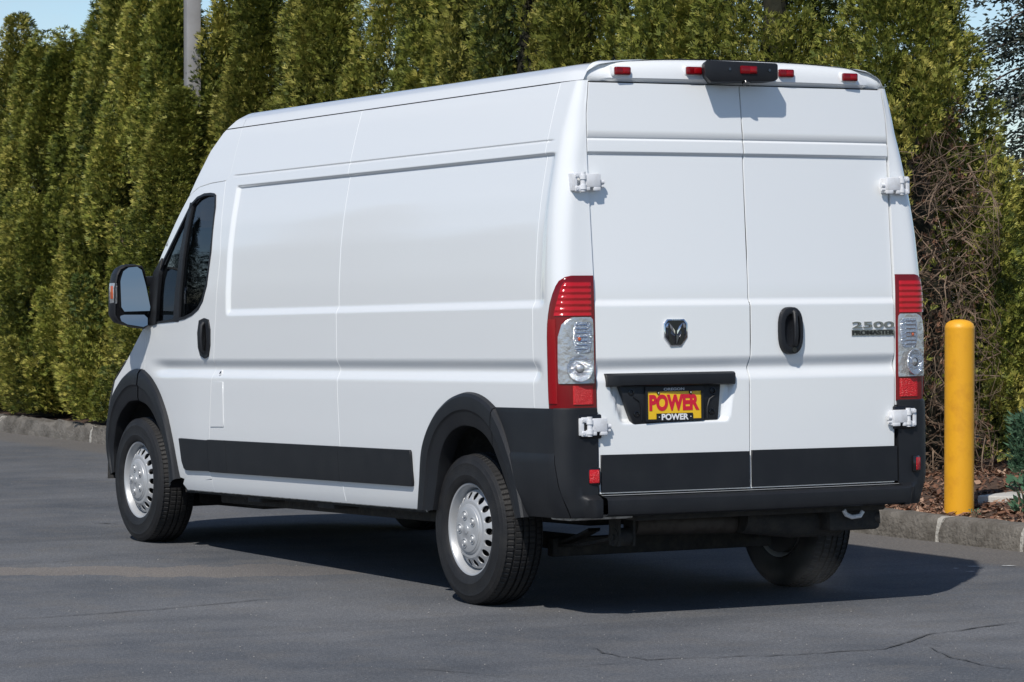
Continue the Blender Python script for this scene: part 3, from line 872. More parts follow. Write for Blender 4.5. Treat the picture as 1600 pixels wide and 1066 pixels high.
def tuft(name, label, cat, loc, n, h, spread, material, wide=.2, seed=1):
    r = np.random.default_rng(seed)
    a = r.random(n) * 2 * PI; ht = h * r.uniform(.25, 1, n); rad = spread * np.sqrt(r.random(n))
    P = np.stack([np.cos(a) * rad, np.sin(a) * rad, ht], -1); D = unit(np.stack([np.cos(a) * .6, np.sin(a) * .6, r.uniform(.2, 1.1, n)], -1) + r.normal(0, .3, (n, 3)))
    nn = unit(np.cross(D, r.normal(0, 1, (n, 3)))); S = np.cross(D, nn); l = (np.minimum(h * .24, .075) * r.uniform(.45, 1.0, n))[:, None]
    Q = np.stack([P, P + D * l * .5 + S * l * wide, P + D * l, P + D * l * .5 - S * l * wide], 1)
    o = tag(empty(name, loc), label, cat)
    quads_mesh('leaves', Q, np.clip(r.normal(.5, .2, n), 0, 1), material, o)
    mb = MB()
    for k in range(9):
        b = 2 * PI * k / 9; mb.tube([(0, 0, -.02), (math.cos(b) * spread * .4, math.sin(b) * spread * .4, h * .45), (math.cos(b) * spread * .8, math.sin(b) * spread * .8, h * .85)], [.006, .004, .002], 5)
    mb.build('stems', M['twig'], o)
    return o
p = on_ground(1613, 752, .28); tuft('shrub', 'blue green feathery shrub at the edge of the mulch bed', 'shrub', (p[0], p[1], bed_z(p[0], p[1])), 2200, .46, .13, M['blue_leaf'], .10, 3)
p = on_ground(1606, 812, .15); tuft('weed', 'low leafy weed growing beside the concrete pad', 'weed', (p[0], p[1], bed_z(p[0], p[1])), 150, .26, .10, M['blue_leaf'], .25, 4)
p = on_ground(1511, 806, .15); tuft('weed', 'tiny pale weed sprouting at the foot of the bollard', 'weed', (p[0] - .02, p[1] - .10, bed_z(p[0], p[1])), 40, .07, .03, M['blue_leaf'], .3, 5)

# ================================================================== THE VAN
van = tag(empty('cargo_van', (0, 0, 0)), 'white high-roof cargo van with black lower trim parked on the asphalt', 'van')
MS = {-1: map_side(-1), 1: map_side(1)}
PAINT = M['paint']
WBF = YA + 4.035                                        # front axle
RA = YA

GUT = 2.455
# ---- outlines on the side, read from the photograph
door_rear = SP([(353, 282), (344, 400), (338, 470), (334, 560), (330, 600), (327, 686), (326, 735), (331, 749)])
door_poly = door_rear + SP([(318, 752), (290, 750), (277, 745), (268, 700), (258, 650), (245, 612), (232, 589), (226, 579), (227, 550), (228, 520), (240, 432), (269, 360), (284, 328), (296, 306), (303, 299), (312, 292), (330, 286)])
win_hole = SP([(337.5, 306), (335, 303.3), (330, 302.6), (320, 303.5), (309, 309), (299, 320), (257, 405), (249, 425), (243, 505), (270, 502), (288, 498), (300, 492), (310, 483), (317, 470), (323, 447), (330, 395), (337, 325)])
ys_tab = np.array(sorted([(z, y) for y, z in SP([(372, 187), (350, 207), (330, 235), (305, 285), (290, 320), (260, 395), (243, 440)])]))
def ys_of(z):                                           # where the side turns into the front, at height z
    return np.interp(z, [.30, .9, 1.05, 1.15, 1.28, 1.36] + list(ys_tab[:, 0]) + [2.566], [5.42, 5.45, 5.36, 5.20, 5.02, 4.90] + list(ys_tab[:, 1]) + [3.86])
def fy_of(z):                                           # front face at the centre line
    return np.interp(z, [.30, .5, .9, 1.05, 1.15, 1.28, 1.36, 1.6, 2.1, 2.35, 2.5, 2.566], [5.88, 5.95, 5.90, 5.80, 5.58, 5.28, 5.20, 5.02, 4.66, 4.46, 4.26, 4.0])
seam_y = 2.335
d_top_f = 3.79
front_top = [(float(ys_of(z)) - .003, z) for z in (2.50, 2.44, 2.36, 2.28, 2.2)]

def arc(cy, cz, pts): return pts
flare_r_out = SP([(660, 797), (655, 740), (657, 700), (666, 670), (680, 643), (700, 622), (721, 612), (740, 614), (757, 624), (770, 638)], .02)
flare_r_in = SP([(682, 797), (681, 760), (684, 720), (692, 690), (704, 673), (721, 664), (740, 667), (757, 679), (770, 701)], .02)
flare_f_out = SP([(277, 748), (268, 700), (258, 650), (245, 612), (232, 589), (219, 577), (205, 576), (190, 590), (177, 612), (170, 640), (166, 680), (168, 710), (178, 742)], .02)
flare_f_in = SP([(270, 762), (262, 720), (252, 680), (240, 650), (230, 633), (215, 625), (200, 627), (188, 643), (181, 660), (176, 700), (179, 738)], .02)

SILL = .437
for sgn in (-1, 1):
    mf = MS[sgn]
    # cab door with the window opening
    dr = panel('cab_door', door_poly, mf, US, VS, PAINT, van, hole=win_hole, inset=.0042)
    # panel behind the door, up to the gutter
    poly = [(y - .001, z) for y, z in reversed(door_rear)] + [(d_top_f + .05, 2.17), (d_top_f + .02, 2.20), (d_top_f + .012, GUT), (seam_y, GUT), (seam_y, SILL), (door_rear[-1][0] + .0, SILL)]
    panel('side_panel', poly, mf, US, VS, PAINT, van, inset=.0016)
    # rear quarter panel
    fr = [(y, z) for y, z in flare_r_out]
    poly = [(seam_y, SILL), (seam_y, GUT), (.30, GUT), (.30, .945), (fr[-1][0] - .02, .945)] + [(y, z - .012) for y, z in reversed(fr)] + [(fr[0][0], SILL)]
    panel('side_panel', poly, mf, US, VS, PAINT, van, inset=.0016)
    # upper cab corner between door, roof and windscreen
    dt = SP([(353, 282), (330, 286), (312, 292), (303, 299), (296, 306), (284, 328), (269, 360), (240, 432)])
    poly = [(d_top_f + .012, GUT), (d_top_f + .02, 2.20), (d_top_f + .05, 2.17)] + dt + [(float(ys_of(z)), z) for z in np.linspace(dt[-1][1] + .02, 2.44, 9)] + [(float(ys_of(2.455)), GUT)]
    panel('cab_corner_panel', poly, mf, US, VS, PAINT, van, inset=.002)
    # front wing
    ds = SP([(240, 432), (228, 520), (227, 550), (226, 579)])
    fo = [(y, z) for y, z in flare_f_out]
    poly = ds + [(y, z - .012) for y, z in fo[5:]] + [(float(ys_of(.5)), .5)] + [(float(ys_of(z)), z) for z in (.7, .9, 1.0, 1.05, 1.1, 1.15, 1.22, 1.28, 1.36, 1.45, 1.55)]
    panel('front_wing', poly, mf, US, VS, PAINT, van, inset=.002)
    # sill under the door
    poly = [(door_rear[-1][0] - .0, SILL), (4.36, SILL), (4.40, .47), (4.36, .503), (4.05, .503), (door_rear[-1][0] - .0, .507)]
    panel('sill', poly, mf, US, VS, PAINT, van, inset=.002)
    # seam beads
    for y0, z0, z1 in ((seam_y, SILL + .01, GUT - .004), (.30, .955, GUT - .004)):
        zz = sorted(set([z0, z1] + [z for z in VS if z0 < z < z1])); P = []
        for z in zz:
            row = []
            for k in range(5):
                a = (k - 2) / 2; q, nn = mf(np.array(y0 + a * .0055), np.array(z), .0022 * (1 - a * a) - .0003); row.append(q)
            P.append(row)
        loft('panel_seam', np.array(P), PAINT, van, (sgn, 0, 0))
    # fuel flap and filler lock (left), matching access flap on the right
    if sgn < 0:
        fp = SP([(333, 597), (348.5, 597), (349.5, 667), (329, 667)])
        fl = panel('fuel_flap', fp, mf, US, VS, PAINT, van, off=.004, inset=.001, flange=.006)
        y, z = side_px(342, 583); q, nn = mf(np.array(y), np.array(z), 0.0)
        mb = MB(); mb.cyl(tuple(q - nn * .003), tuple(q + nn * .004), .017, n=18); mb.build('lock_cap', M['hinge'], van, body=True)
        mb = MB(); mb.cyl(tuple(q + nn * .003), tuple(q + nn * .0052), .009, n=14); mb.build('key_hole', M['gloss_black'], van, body=True)
    # black rubbing strips
    z0, z1 = .551, .731
    def strip(y0, y1, front_round=False, rear_round=False):
        if front_round: poly = [(y0, z1 - .004), (y0, z0 + .004), (y1 - .075, z0), (y1 - .045, z0 + .010), (y1 - .022, z0 + .05), (y1, z1 - .006), (y1 - .004, z1)]
        elif rear_round: poly = [(y1, z0), (y1, z1), (y0 + .012, z1), (y0 + .002, z1 - .010), (y0, z0 + .018), (y0 + .004, z0 + .005), (y0 + .016, z0)]
        else: poly = [(y0, z0), (y1, z0), (y1, z1), (y0, z1)]
        o = panel('rubbing_strip', poly, mf, US, VS, M['plastic'], van, off=.016, inset=.002, flange=.03)
    yd = side_px(327, 686)[0]; yd2 = side_px(356, 700)[0]
    strip(yd, side_px(283, 690)[0], front_round=True); strip(yd2, yd); strip(seam_y, yd2); strip(1.535, seam_y, rear_round=True)
    # door handle
    hp = SP([(320, 497.5), (313, 501), (310.5, 520), (311.5, 543), (315, 556), (321, 560), (326.5, 557), (329, 540), (329, 515), (326.5, 500)])
    hd = panel('door_handle', hp, mf, arange(3.6, 4.2, .02), arange(1.1, 1.5, .02), M['plastic'], dr, off=.010, inset=0, flange=.02)
    cy_ = sum(p_[0] for p_ in hp) / len(hp); cz_ = sum(p_[1] for p_ in hp) / len(hp)
    bowl = [(cy_ - .005 + (y - cy_) * .50, cz_ + .006 + (z - cz_) * .72) for y, z in hp]
    panel('handle_recess', bowl, mf, [], [], M['gloss_black'], hd, off=.012, inset=0, flange=.01)
    P_ = [mf(np.array(cy_ - .012), np.array(z), d)[0] for z, d in ((cz_ + .085, .012), (cz_ + .07, .026), (cz_, .031), (cz_ - .065, .026), (cz_ - .08, .012))]
    mb = MB(); mb.tube([tuple(q) for q in P_], .013, 8); mb.build('pull_bar', M['plastic'], hd, body=True)

    # window: black surround, divider and two panes
    def ring(name, outer, inner, off, material, parent, lip=.012):
        V = []; F = []; n = len(outer)
        O = np.array(outer); I = np.array(inner)
        for A_, dd in ((O, 0.001), (O, off), (I, off), (I, off - lip)):
            q, _ = mf(A_[:, 0], A_[:, 1], dd); V.append(q)
        V = np.concatenate(V)
        for r in range(3):
            for k in range(n):
                F.append((r * n + k, r * n + (k + 1) % n, (r + 1) * n + (k + 1) % n, (r + 1) * n + k))
        mb = MB(); mb.add(V, F); return mb.build(name, material, parent, body=True, angle=30)
    cy_ = sum(p_[0] for p_ in win_hole) / len(win_hole); cz_ = sum(p_[1] for p_ in win_hole) / len(win_hole)
    def shrink(pts, e):
        n = len(pts); out = []
        for k in range(n):
            a, b, c = np.array(pts[k - 1]), np.array(pts[k]), np.array(pts[(k + 1) % n])
            def nrm(p_, q_):
                t_ = (q_ - p_) / np.linalg.norm(q_ - p_); m_ = np.array([-t_[1], t_[0]])
                return m_ if m_.dot(np.array([cy_, cz_]) - p_) > 0 else -m_
            m_ = nrm(a, b) + nrm(b, c); m_ /= np.linalg.norm(m_) ; out.append(tuple(b + m_ * e))
        return out
    inner = shrink(win_hole, .011)
    fr_ = ring('window_surround', shrink(win_hole, -.004), inner, .005, M['plastic'], dr)
    panel('window_pane', shrink(win_hole, .012), mf, US, VS, M['glass'], dr, off=-.012, inset=0, flange=.004)
    dv = [side_px(*q) for q in ((301.5, 317), (297.5, 317), (271, 503), (279, 503))]
    panel('window_divider', dv, mf, [], arange(1.3, 2.1, .05), M['plastic'], dr, off=.003, inset=0, flange=.02)

    # wheel arch flares
    def resample(pts, n):
        p_ = np.array(pts); s_ = np.concatenate([[0], np.cumsum(np.linalg.norm(np.diff(p_, axis=0), axis=1))]); s_ /= s_[-1]
        # smooth curve through the points
        t_ = np.linspace(0, 1, n); q = np.stack([np.interp(t_, s_, p_[:, 0]), np.interp(t_, s_, p_[:, 1])], -1)
        for _ in range(3): q[1:-1] = (q[:-2] + 2 * q[1:-1] + q[2:]) / 4
        return q
    def flare(name, outer, inner, n=44, bulge=.034, parent=van, lip=.06, cut0=0.0, cut1=0.0):
        O, I = resample(outer, n), resample(inner, n)
        for Q_ in (O, I):
            Q_[0] += (Q_[1] - Q_[0]) * cut0; Q_[-1] += (Q_[-2] - Q_[-1]) * cut1
        prof = [(-.02, -.012), (0.0, .004), (.03, bulge * .62), (.12, bulge * .92), (.30, bulge), (.50, bulge * .98), (.54, bulge * .80), (.60, bulge * .70), (.90, bulge * .62), (1.0, bulge * .45), (1.02, 0.0), (1.02, -lip)]
        rows = []
        for a, d in prof:
            q = O + (I - O) * a
            Pq, nn = mf(q[:, 0], np.clip(q[:, 1], .40, 2.5), 0.0)
            Pq = np.stack([sgn * (np.abs(Wz(q[:, 0], np.clip(q[:, 1], .6, 2.5))) + d), q[:, 0], q[:, 1]], -1)
            rows.append(Pq)
        return loft(name, np.array(rows), M['plastic'], parent, None, angle=28)
    # front flare in two pieces: on the wing and on the door
    k1 = 6
    flare('arch_flare', flare_f_out[5:], flare_f_in[5:], 40, cut0=.30)
    flare('arch_flare', flare_f_out[:6], flare_f_in[:6], 26, cut1=.30)
    fr_o = flare_r_out + SP([(785, 668), (800, 712), (812, 760), (826, 808)], .02)
    fr_i = flare_r_in + SP([(785, 741), (800, 785), (812, 810)], .02)
    flare('arch_flare', fr_o[:10], fr_i[:9], 40, cut1=.18)
    flare('arch_flare', fr_o[9:], [fr_i[8]] + fr_i[9:], 20)

    # wheel wells
    for cy_, ww in ((RA, .66), (WBF, .62)):
        P = []
        for a in np.linspace(0.02, PI - .02, 22):
            P.append([(sgn * xx, cy_ + (.47 - .05 * k) * math.cos(a), .455 + (.545 if cy_ == WBF else .49) * math.sin(a)) for k, xx in enumerate((.99, .70, .55))])
        P = np.array(P); loft('wheel_well', P, M['liner'], van)
        mb = MB(); mb.box((sgn * .56 - .01, cy_ - .46, .47), (sgn * .56 + .01, cy_ + .46, 1.0)); mb.build('wheel_well_wall', M['liner'], van, body=True)

    # rear pillar, turning round the corner to the door edge
    def pillar_pt(t, z, off=0.0):
        y0 = float(rear_y0(.86, z)); xd = float(door_x(z)); W_ = float(np.interp(z, _zz, _ws)); r = min(.075, max(.012, (W_ - xd) * .88))
        if t < .45:
            y = .30 + (y0 + r - .30) * t / .45
            p = np.array([float(side_x(y, z)), y, z]); nrm = np.array([1, 0, 0.0])
        elif t < .72:
            a = (t - .45) / .27 * PI / 2
            nrm = np.array([math.cos(a), -math.sin(a), 0]); p = np.array([W_ - r, y0 + r, z]) + nrm * r
            p[0] += float(side_rib(np.array(y0 + r), np.array(z))) * (1 - (t - .45) / .27)
        else:
            x = (W_ - r) + (xd + .003 - (W_ - r)) * (t - .72) / .28
            p = np.array([x, float(rear_y0(x, z)) if t > .75 else y0, z]); nrm = np.array([0, -1, 0.0])
        p = p + nrm * off
        p[0] *= sgn
        return p
    tt = list(np.linspace(0, .45, 7)) + list(np.linspace(.45, .72, 9))[1:] + list(np.linspace(.72, 1, 4))[1:]
    zz = sorted(set([.93, 2.455] + [z for z in VS if .94 < z < 2.45]))
    P = np.array([[pillar_pt(t, z) for t in tt] + [pillar_pt(1.0, z) + np.array([0, .05, 0])] for z in zz])
    loft('rear_pillar', P, PAINT, van, (sgn, -1, 0), angle=50)
    # tail lamp wrapped round the pillar
    lamp = empty('tail_lamp'); lamp.parent = van
    zt = np.array([.950, .958, 1.00, 1.06, 1.12, 1.20, 1.28, 1.34, 1.385, 1.43, 1.475, 1.51, 1.535, 1.552, 1.558])
    tl_ = np.array([.395, .39, .385, .38, .378, .376, .376, .385, .41, .45, .495, .535, .575, .64, .70])
    def lampgrid(name, zs, tl, tr_, off, material, depth=.014):
        P = []
        for z, a, b in zip(zs, tl, tr_):
            row = [pillar_pt(a, z, off - depth)] + [pillar_pt(a + (b - a) * k / 16, z, off - (.004 if k in (0, 16) else 0)) for k in range(17)] + [pillar_pt(b, z, off - depth)]
            P.append(row)
        P = np.array(P)
        top = np.array([[pillar_pt(tl[-1] + (tr_[-1] - tl[-1]) * min(max((k - 1) / 16, 0), 1), zs[-1] + .001, off - depth) for k in range(19)]])
        bot = np.array([[pillar_pt(tl[0] + (tr_[0] - tl[0]) * min(max((k - 1) / 16, 0), 1), zs[0] - .001, off - depth) for k in range(19)]])
        return loft(name, np.concatenate([bot, P, top]), material, lamp, (sgn, -1, 0), angle=45)
    lampgrid('lamp_housing', zt, tl_, np.full(len(zt), .995), .008, M['red_dark'])
    za = np.array([1.375, 1.40, 1.44, 1.48, 1.51, 1.528]); lampgrid('red_lens', za, np.array([.52, .53, .555, .58, .60, .63]), np.full(6, .95), .013, M['red_lens'], .008)
    zb_ = np.array([.970, .985, 1.02, 1.045, 1.056]); lampgrid('reflex_lens', zb_, np.full(5, .70), np.full(5, .95), .013, M['red_cell'], .008)
    lampgrid('side_lens', np.array([.975, 1.0, 1.1, 1.2, 1.3, 1.36]), np.array([.42, .42, .415, .415, .42, .44]), np.full(6, .545), .0125, M['red_side'], .008)
    zc = np.array([1.066, 1.075, 1.14, 1.20, 1.28, 1.335, 1.358, 1.368]); lampgrid('clear_lens', zc, np.array([.565, .56, .56, .56, .565, .60, .65, .70]), np.array([.965, .97, .97, .97, .97, .97, .965, .94]), .0145, M['lens_clear'], .010)
    # bulbs and reflector bowls seen in the clear lens
    c = pillar_pt(.765, 1.135, .027); ax = np.array([sgn * .30, -1, 0]); ax /= np.linalg.norm(ax)
    mb = MB(); mb.lathe([(.062, .0), (.060, .006), (.050, .004), (.036, -.002), (.030, .001), (.022, .002)], tuple(c), tuple(ax), 30, rmod=lambda i, j: (.004 if (i // 2) % 2 and 1 < j < 4 else 0)); mb.build('reflector_bowl', M['reflector'], lamp, body=True, angle=15)
    mb = MB(); mb.lathe([(0.0, .005), (.010, .004), (.017, .0005), (.018, -.004)], tuple(c), tuple(ax), 20); mb.build('bulb', M['lens_clear'], lamp, body=True)
    zr = np.array([1.205, 1.212, 1.25, 1.30, 1.332, 1.345]); lampgrid('indicator_bowl', zr, np.array([.74, .72, .70, .70, .71, .73]), np.array([.90, .93, .95, .95, .95, .92]), .0175, M['reflector'], .006)
    for z in np.arange(1.222, 1.335, .0185):
        mb = MB(); q = [pillar_pt(t, z, .0185) for t in (.735, .79, .84, .875)]; mb.tube([tuple(p_) for p_ in q], .0026, 5); mb.build('lens_rib', M['chrome'], lamp, body=True)
    c = pillar_pt(.775, 1.268, .022); mb = MB(); mb.lathe([(0, .003), (.005, .002), (.008, -.002)], tuple(c), tuple(ax), 14); mb.build('bulb', M['amber'], lamp, body=True)

# ---- roof, from gutter to gutter
zr = np.array([GUT + .004, 2.47, 2.485, 2.50, 2.512, 2.524, 2.534, 2.542, 2.549, 2.554, 2.558, 2.562, 2.566])
yy = np.array([.13, .17, .22, .3, .5] + list(np.arange(.75, 3.7, .25)) + [3.7, d_top_f + .01])
P = []
for y in yy:
    row = []
    k = float(sstep(.10, .30, y))
    for z in zr: row.append((-float(np.interp(z, _zz, _ws)) * (.975 + .025 * k), y, z - .012 * (1 - k) * (z - GUT) / .11))
    for x in np.linspace(-.48, .48, 13): row.append((x, y, 2.566 + .014 * (1 - (x / .55) ** 2) - .010 * (1 - k) + (.004 * math.cos(x * 26) * k if y < 3.6 else 0)))
    for z in reversed(zr): row.append((float(np.interp(z, _zz, _ws)) * (.975 + .025 * k), y, z - .012 * (1 - k) * (z - GUT) / .11))
    P.append(row)
rf = loft('roof', np.array(P), PAINT, van, (0, 0, 1), angle=50)
# upper front corners of the roof and header above the windscreen
def front_grid(zs, s0=-1, s1=1, ns_=25, off=0.0, e=2.6):
    P = []
    for z in zs:
        a, b = float(ys_of(z)), float(fy_of(z)); row = []
        for s in np.linspace(s0, s1, ns_):
            row.append((s * (float(Wz(a, z)) - .002 + off), a + (b - a) * (1 - abs(s) ** e) + off, z))
        P.append(row)
    return np.array(P)
loft('roof_header', front_grid([2.06, 2.12, 2.2, 2.28, 2.36, 2.42, 2.455, 2.48, 2.50, 2.52, 2.535, 2.548, 2.558, 2.566]), PAINT, van, (0, 1, 1), angle=60)
for sgn in (-1, 1):                                      # roof shoulder ahead of the front joint
    P = []
    for z in zr:
        a, b = d_top_f + .012, max(float(ys_of(z)), d_top_f + .02)
        P.append([(sgn * float(Wz(y, z)), y, z) for y in np.linspace(a, b, 8)])
    loft('roof_shoulder', np.array(P), PAINT, van, (sgn, 0, .5), angle=60)
P = []                                                   # roof cap ahead of the joint
for y in np.linspace(d_top_f + .01, 4.0, 6):
    P.append([(x, min(y, float(ys_of(2.566)) + (4.0 - float(ys_of(2.566))) * (1 - abs(x / .55) ** 2.6)), 2.566 + .010 * (1 - (x / .55) ** 2) * (4.0 - y) / .2) for x in np.linspace(-.55, .55, 15)])
loft('roof_front', np.array(P), PAINT, van, (0, 0, 1))
ws = loft('windscreen', front_grid(np.linspace(1.34, 2.07, 12), -.90, .90, 21, .004), M['windscreen'], van, (0, 1, 0))
for sgn in (-1, 1):
    loft('windscreen_pillar', front_grid(np.linspace(1.30, 2.08, 12), sgn * .88, sgn * 1.0, 6), PAINT, van, (sgn, 1, 0))
loft('bonnet', front_grid([1.02, 1.05, 1.08, 1.11, 1.15, 1.2, 1.25, 1.28, 1.32, 1.345]), PAINT, van, (0, 1, 1), angle=60)
loft('front_fascia', front_grid([.60, .68, .75, .83, .9, .96, 1.0, 1.022]), PAINT, van, (0, 1, 0))
loft('front_bumper', front_grid([.26, .30, .36, .44, .52, .58, .602], off=.012), M['plastic'], van, (0, 1, 0))
gr = loft('grille', front_grid([.64, .70, .80, .90, .96], -.62, .62, 17, .010), M['gloss_black'], van, (0, 1, 0))
for z in (.70, .77, .84, .91):
    q = front_grid([z], -.6, .6, 17, .02)[0]; mb = MB(); mb.tube([tuple(p_) for p_ in q], .009, 6); mb.build('grille_bar', M['dark_chrome'], gr, body=True)
for sgn in (-1, 1):
    hl = loft('headlight', front_grid([.90, .94, 1.0, 1.06, 1.12, 1.17], sgn * .70, sgn * .995, 9, .010), M['lens_clear'], van, (sgn, 1, 0))

# ---- inner dark shell: stops light passing through the panel gaps; bulkhead and cabin floor
P = []
for y in (.16, .30, 1.0, 2.0, 3.0, 3.76):
    P.append([(s * (float(np.interp(z, _zz, _ws)) - .034), y, min(z, 2.535)) for s, z in [(-1, .46), (-1, .8), (-1, 1.3), (-1, 1.7), (-1, 2.0), (-1, 2.2), (-1, 2.4), (-1, 2.5), (-.5, 2.535), (.5, 2.535), (1, 2.5), (1, 2.4), (1, 2.2), (1, 2.0), (1, 1.7), (1, 1.3), (1, .8), (1, .46)]])
P = np.array(P)
for r in P:                                              # keep clear of the wheel wells
    if r[0][1] == 1.0:
        for q in r:
            if q[2] < 1.1: q[0] *= .56
# extra stations so that the tub narrows only over the rear axle
P = np.concatenate([P[:2], P[1:2] + np.array([0, .12, 0]), P[2:3] - np.array([0, .54, 0]), P[2:3] + np.array([0, .52, 0]), P[3:4] - np.array([0, .44, 0]), P[3:]])
loft('light_stop_shell', P, M['shell'], van, None, smooth=False)  # unseen dark shell, added to keep light out of the panel gaps
mb = MB(); mb.box((-.80, .175, .50), (.80, .19, 2.44)); mb.build('rear_bulkhead', M['shell'], van, body=True)
mb = MB(); mb.box((-.80, 3.70, .5), (.80, 3.72, 2.45)); mb.build('partition', M['interior'], van, body=True)
mb = MB(); mb.box((-.93, .30, .455), (.93, .50, .475)); mb.box((-.52, .48, .455), (.52, 1.52, .475)); mb.box((-.95, 1.50, .42), (.95, 4.45, .44)); mb.box((-.60, 4.45, .42), (.60, 5.75, .44)); mb.build('floor_pan', M['under'], van, body=True)
# cabin
cab = MB(); cab.box((-.84, 4.75, .95), (.84, 5.15, 1.30)); cab.build('dashboard', M['interior'], van, body=True, bevel=.04)
for x in (-.52, .10, .55):
    mb = MB(); mb.box((x - .24, 3.86, .95), (x + .24, 4.36, 1.10)); mb.box((x - .23, 3.80, 1.08), (x + .23, 3.94, 1.66), Matrix.Rotation(.16, 3, 'X')); mb.box((x - .13, 3.79, 1.69), (x + .13, 3.88, 1.90))
    mb.build('seat', M['seat'], van, body=True, bevel=.035)
mb = MB(); mb.lathe([(.19, -.014), (.204, 0), (.19, .014), (.176, 0)], (-.48, 4.62, 1.28), (0, -.80, .60), 36, close=True); mb.box((-.66, 4.615, 1.27), (-.30, 4.635, 1.30)); mb.build('steering_wheel', M['interior'], van, body=True)

# ---- rear doors
USR = sorted(set([round(x, 4) for x in arange(-.86, .86, .05) + arange(-.79, -.66, .012) + arange(-.19, -.06, .012)]))
VSR = sorted(set([round(x, 4) for x in arange(.55, 2.46, .07) + arange(1.06, 1.19, .0105) + arange(1.405, 1.455, .008) + arange(2.106, 2.132, .004) + arange(2.176, 2.198, .0033) + arange(.866, .91, .006) + arange(1.056, 1.07, .003)]))
ZB, ZT = .556, 2.449
def seam_x(z): return float(np.interp(z, [.55, 1.06, 1.12, 1.18, 1.40, 1.45, 2.1, 2.46], [-.022, -.016, -.019, -.010, -.007, -.011, -.005, -.014]))
zs_ = [ZB, .7, .9, 1.066, 1.125, 1.182, 1.3, 1.411, 1.451, 1.7, 1.9, 2.1, 2.13, 2.3, 2.4, ZT]
left = [(-float(door_x(z)), z) for z in zs_]; mid = [(seam_x(z), z) for z in zs_]; right = [(float(door_x(z)), z) for z in zs_]
dl = panel('rear_door', left + list(reversed(mid)), map_rear, USR, VSR, PAINT, van, inset=.0048, flange=.03)
drr = panel('rear_door', mid + list(reversed(right)), map_rear, USR, VSR, PAINT, van, inset=.0048, flange=.03)
def rq(x, z, d=0.0): return map_rear(np.array(x, float), np.array(z, float), d)[0]
for dd, xa, xb in ((dl, -.818, -.031), (drr, -.014, .834)):
    panel('door_trim', [(xa, .566), (xb, .566), (xb, .732), (xa, .736)], map_rear, USR, VSR, M['plastic'], dd, off=.012, inset=0, flange=.014)
# header above the doors, with the marker lamps
hz = np.array([2.4535, 2.468, 2.49, 2.51, 2.528, 2.541, 2.550, 2.556])
hy = np.array([.117, .108, .110, .116, .124, .136, .156, .185])
hx = np.array([.838, .835, .825, .808, .79, .765, .73, .69])
P = []
for z, y, w in zip(hz, hy, hx):
    row = []
    for s in np.linspace(-1, 1, 41):
        x = s * w; step = .020 * (1 - float(sstep(.84, .88, abs(s)))) * (1 if z > 2.462 else .6)
        crown = .014 * (1 - s * s) * (z - 2.458) / .1
        row.append((x, y + .035 * abs(s) ** 3 - step - .012 * (1 - s * s), z + crown))
    P.append(row)
P.append([(p_[0] * .96, p_[1] + .11, p_[2] + .006) for p_ in P[-1]])
P.insert(0, [(p_[0], p_[1] + .05, p_[2] - .004) for p_ in P[0]])
hd = loft('rear_header', np.array(P), PAINT, van, (0, -1, .3), angle=40)
for sgn in (-1, 1):                                      # rounded roof corner between header and side
    P = []
    for z in zr:
        W_ = float(np.interp(z, _zz, _ws)) * .985; wi = float(np.interp(z, hz, hx)) - .01; yi = float(np.interp(z, hz, hy)) + .030
        row = []
        for a in np.linspace(0, PI / 2, 9):
            row.append((sgn * (wi + (W_ - wi) * math.cos(a)) if W_ > wi else sgn * (W_ + (wi - W_) * 0), yi + (.24 - yi) * (1 - math.sin(a)), z - .010 * (z - GUT) / .11))
        P.append(row)
    loft('roof_corner', np.array(P), PAINT, van, (sgn, -1, .4), angle=60)
mb = MB(); mb.box((-.80, .125, 2.446), (.80, .18, 2.453)); mb.build('door_seal', M['shell'], van, body=True)
for u, v in ((972, 111), (1083, 111), (1227, 115), (1327, 121)):
    x, z = rear_px(u, v, .035); y = float(np.interp(z, hz, hy)) + .035 * abs(x / .8) ** 3 - .030
    ml = MB(); ml.box((x - .050, y - .010, z - .026), (x + .050, y + .03, z + .026)); b_ = ml.build('marker_lamp_bezel', PAINT, van, body=True, bevel=.012, seg=3)
    ml = MB(); ml.box((x - .042, y - .026, z - .019), (x + .042, y - .004, z + .019)); b2 = ml.build('marker_lamp', M['red_dark'], van, body=True, bevel=.007, seg=3)
    ml = MB(); ml.box((x - .004, y - .0285, z - .013), (x + .032, y - .02, z + .013)); ml.build('lens_cell', M['red_side'], b2, body=True, bevel=.003)
# camera and centre stop lamp housing
x0, z0 = plane_px(1101, 126, -.022); x1, z1 = plane_px(1216, 99, -.022)
mb = MB(); o_ = [(x0 + .035, z0 - .006), (x1 - .02, z0 + .006), (x1, z0 + .018), (x1, z1 - .006), (x1 - .01, z1), (x0 + .012, z1 + .004), (x0, z1 - .012), (x0 + .004, z0 + .022)]
n = len(o_); V = [(a, -.022, b) for a, b in o_] + [(a + (0.015 if a > 0 else .06), .10, b) for a, b in o_]
mb.add(V, [tuple(range(n)), tuple(reversed(range(n, 2 * n)))] + [(k, n + k, n + (k + 1) % n, (k + 1) % n) for k in range(n)])
ch = mb.build('camera_housing', M['plastic'], van, body=True, bevel=.007)
x, z = plane_px(1170, 109.5, -.022)
mb = MB(); mb.box((x - .048, -.031, z - .019), (x + .044, -.007, z + .019)); q = mb.build('stop_lamp', M['red_dark'], ch, body=True, bevel=.006)
mb = MB(); mb.box((x + .002, -.0335, z - .013), (x + .036, -.027, z + .013)); mb.build('lens_cell', M['red_side'], q, body=True, bevel=.003)
for u, v in ((1140, 108), (1202, 110)):
    x, z = plane_px(u, v, -.022); mb = MB(); mb.cyl((x, -.023, z), (x, -.0255, z), .007, n=12); mb.build('screw', M['dark_chrome'], ch, body=True)
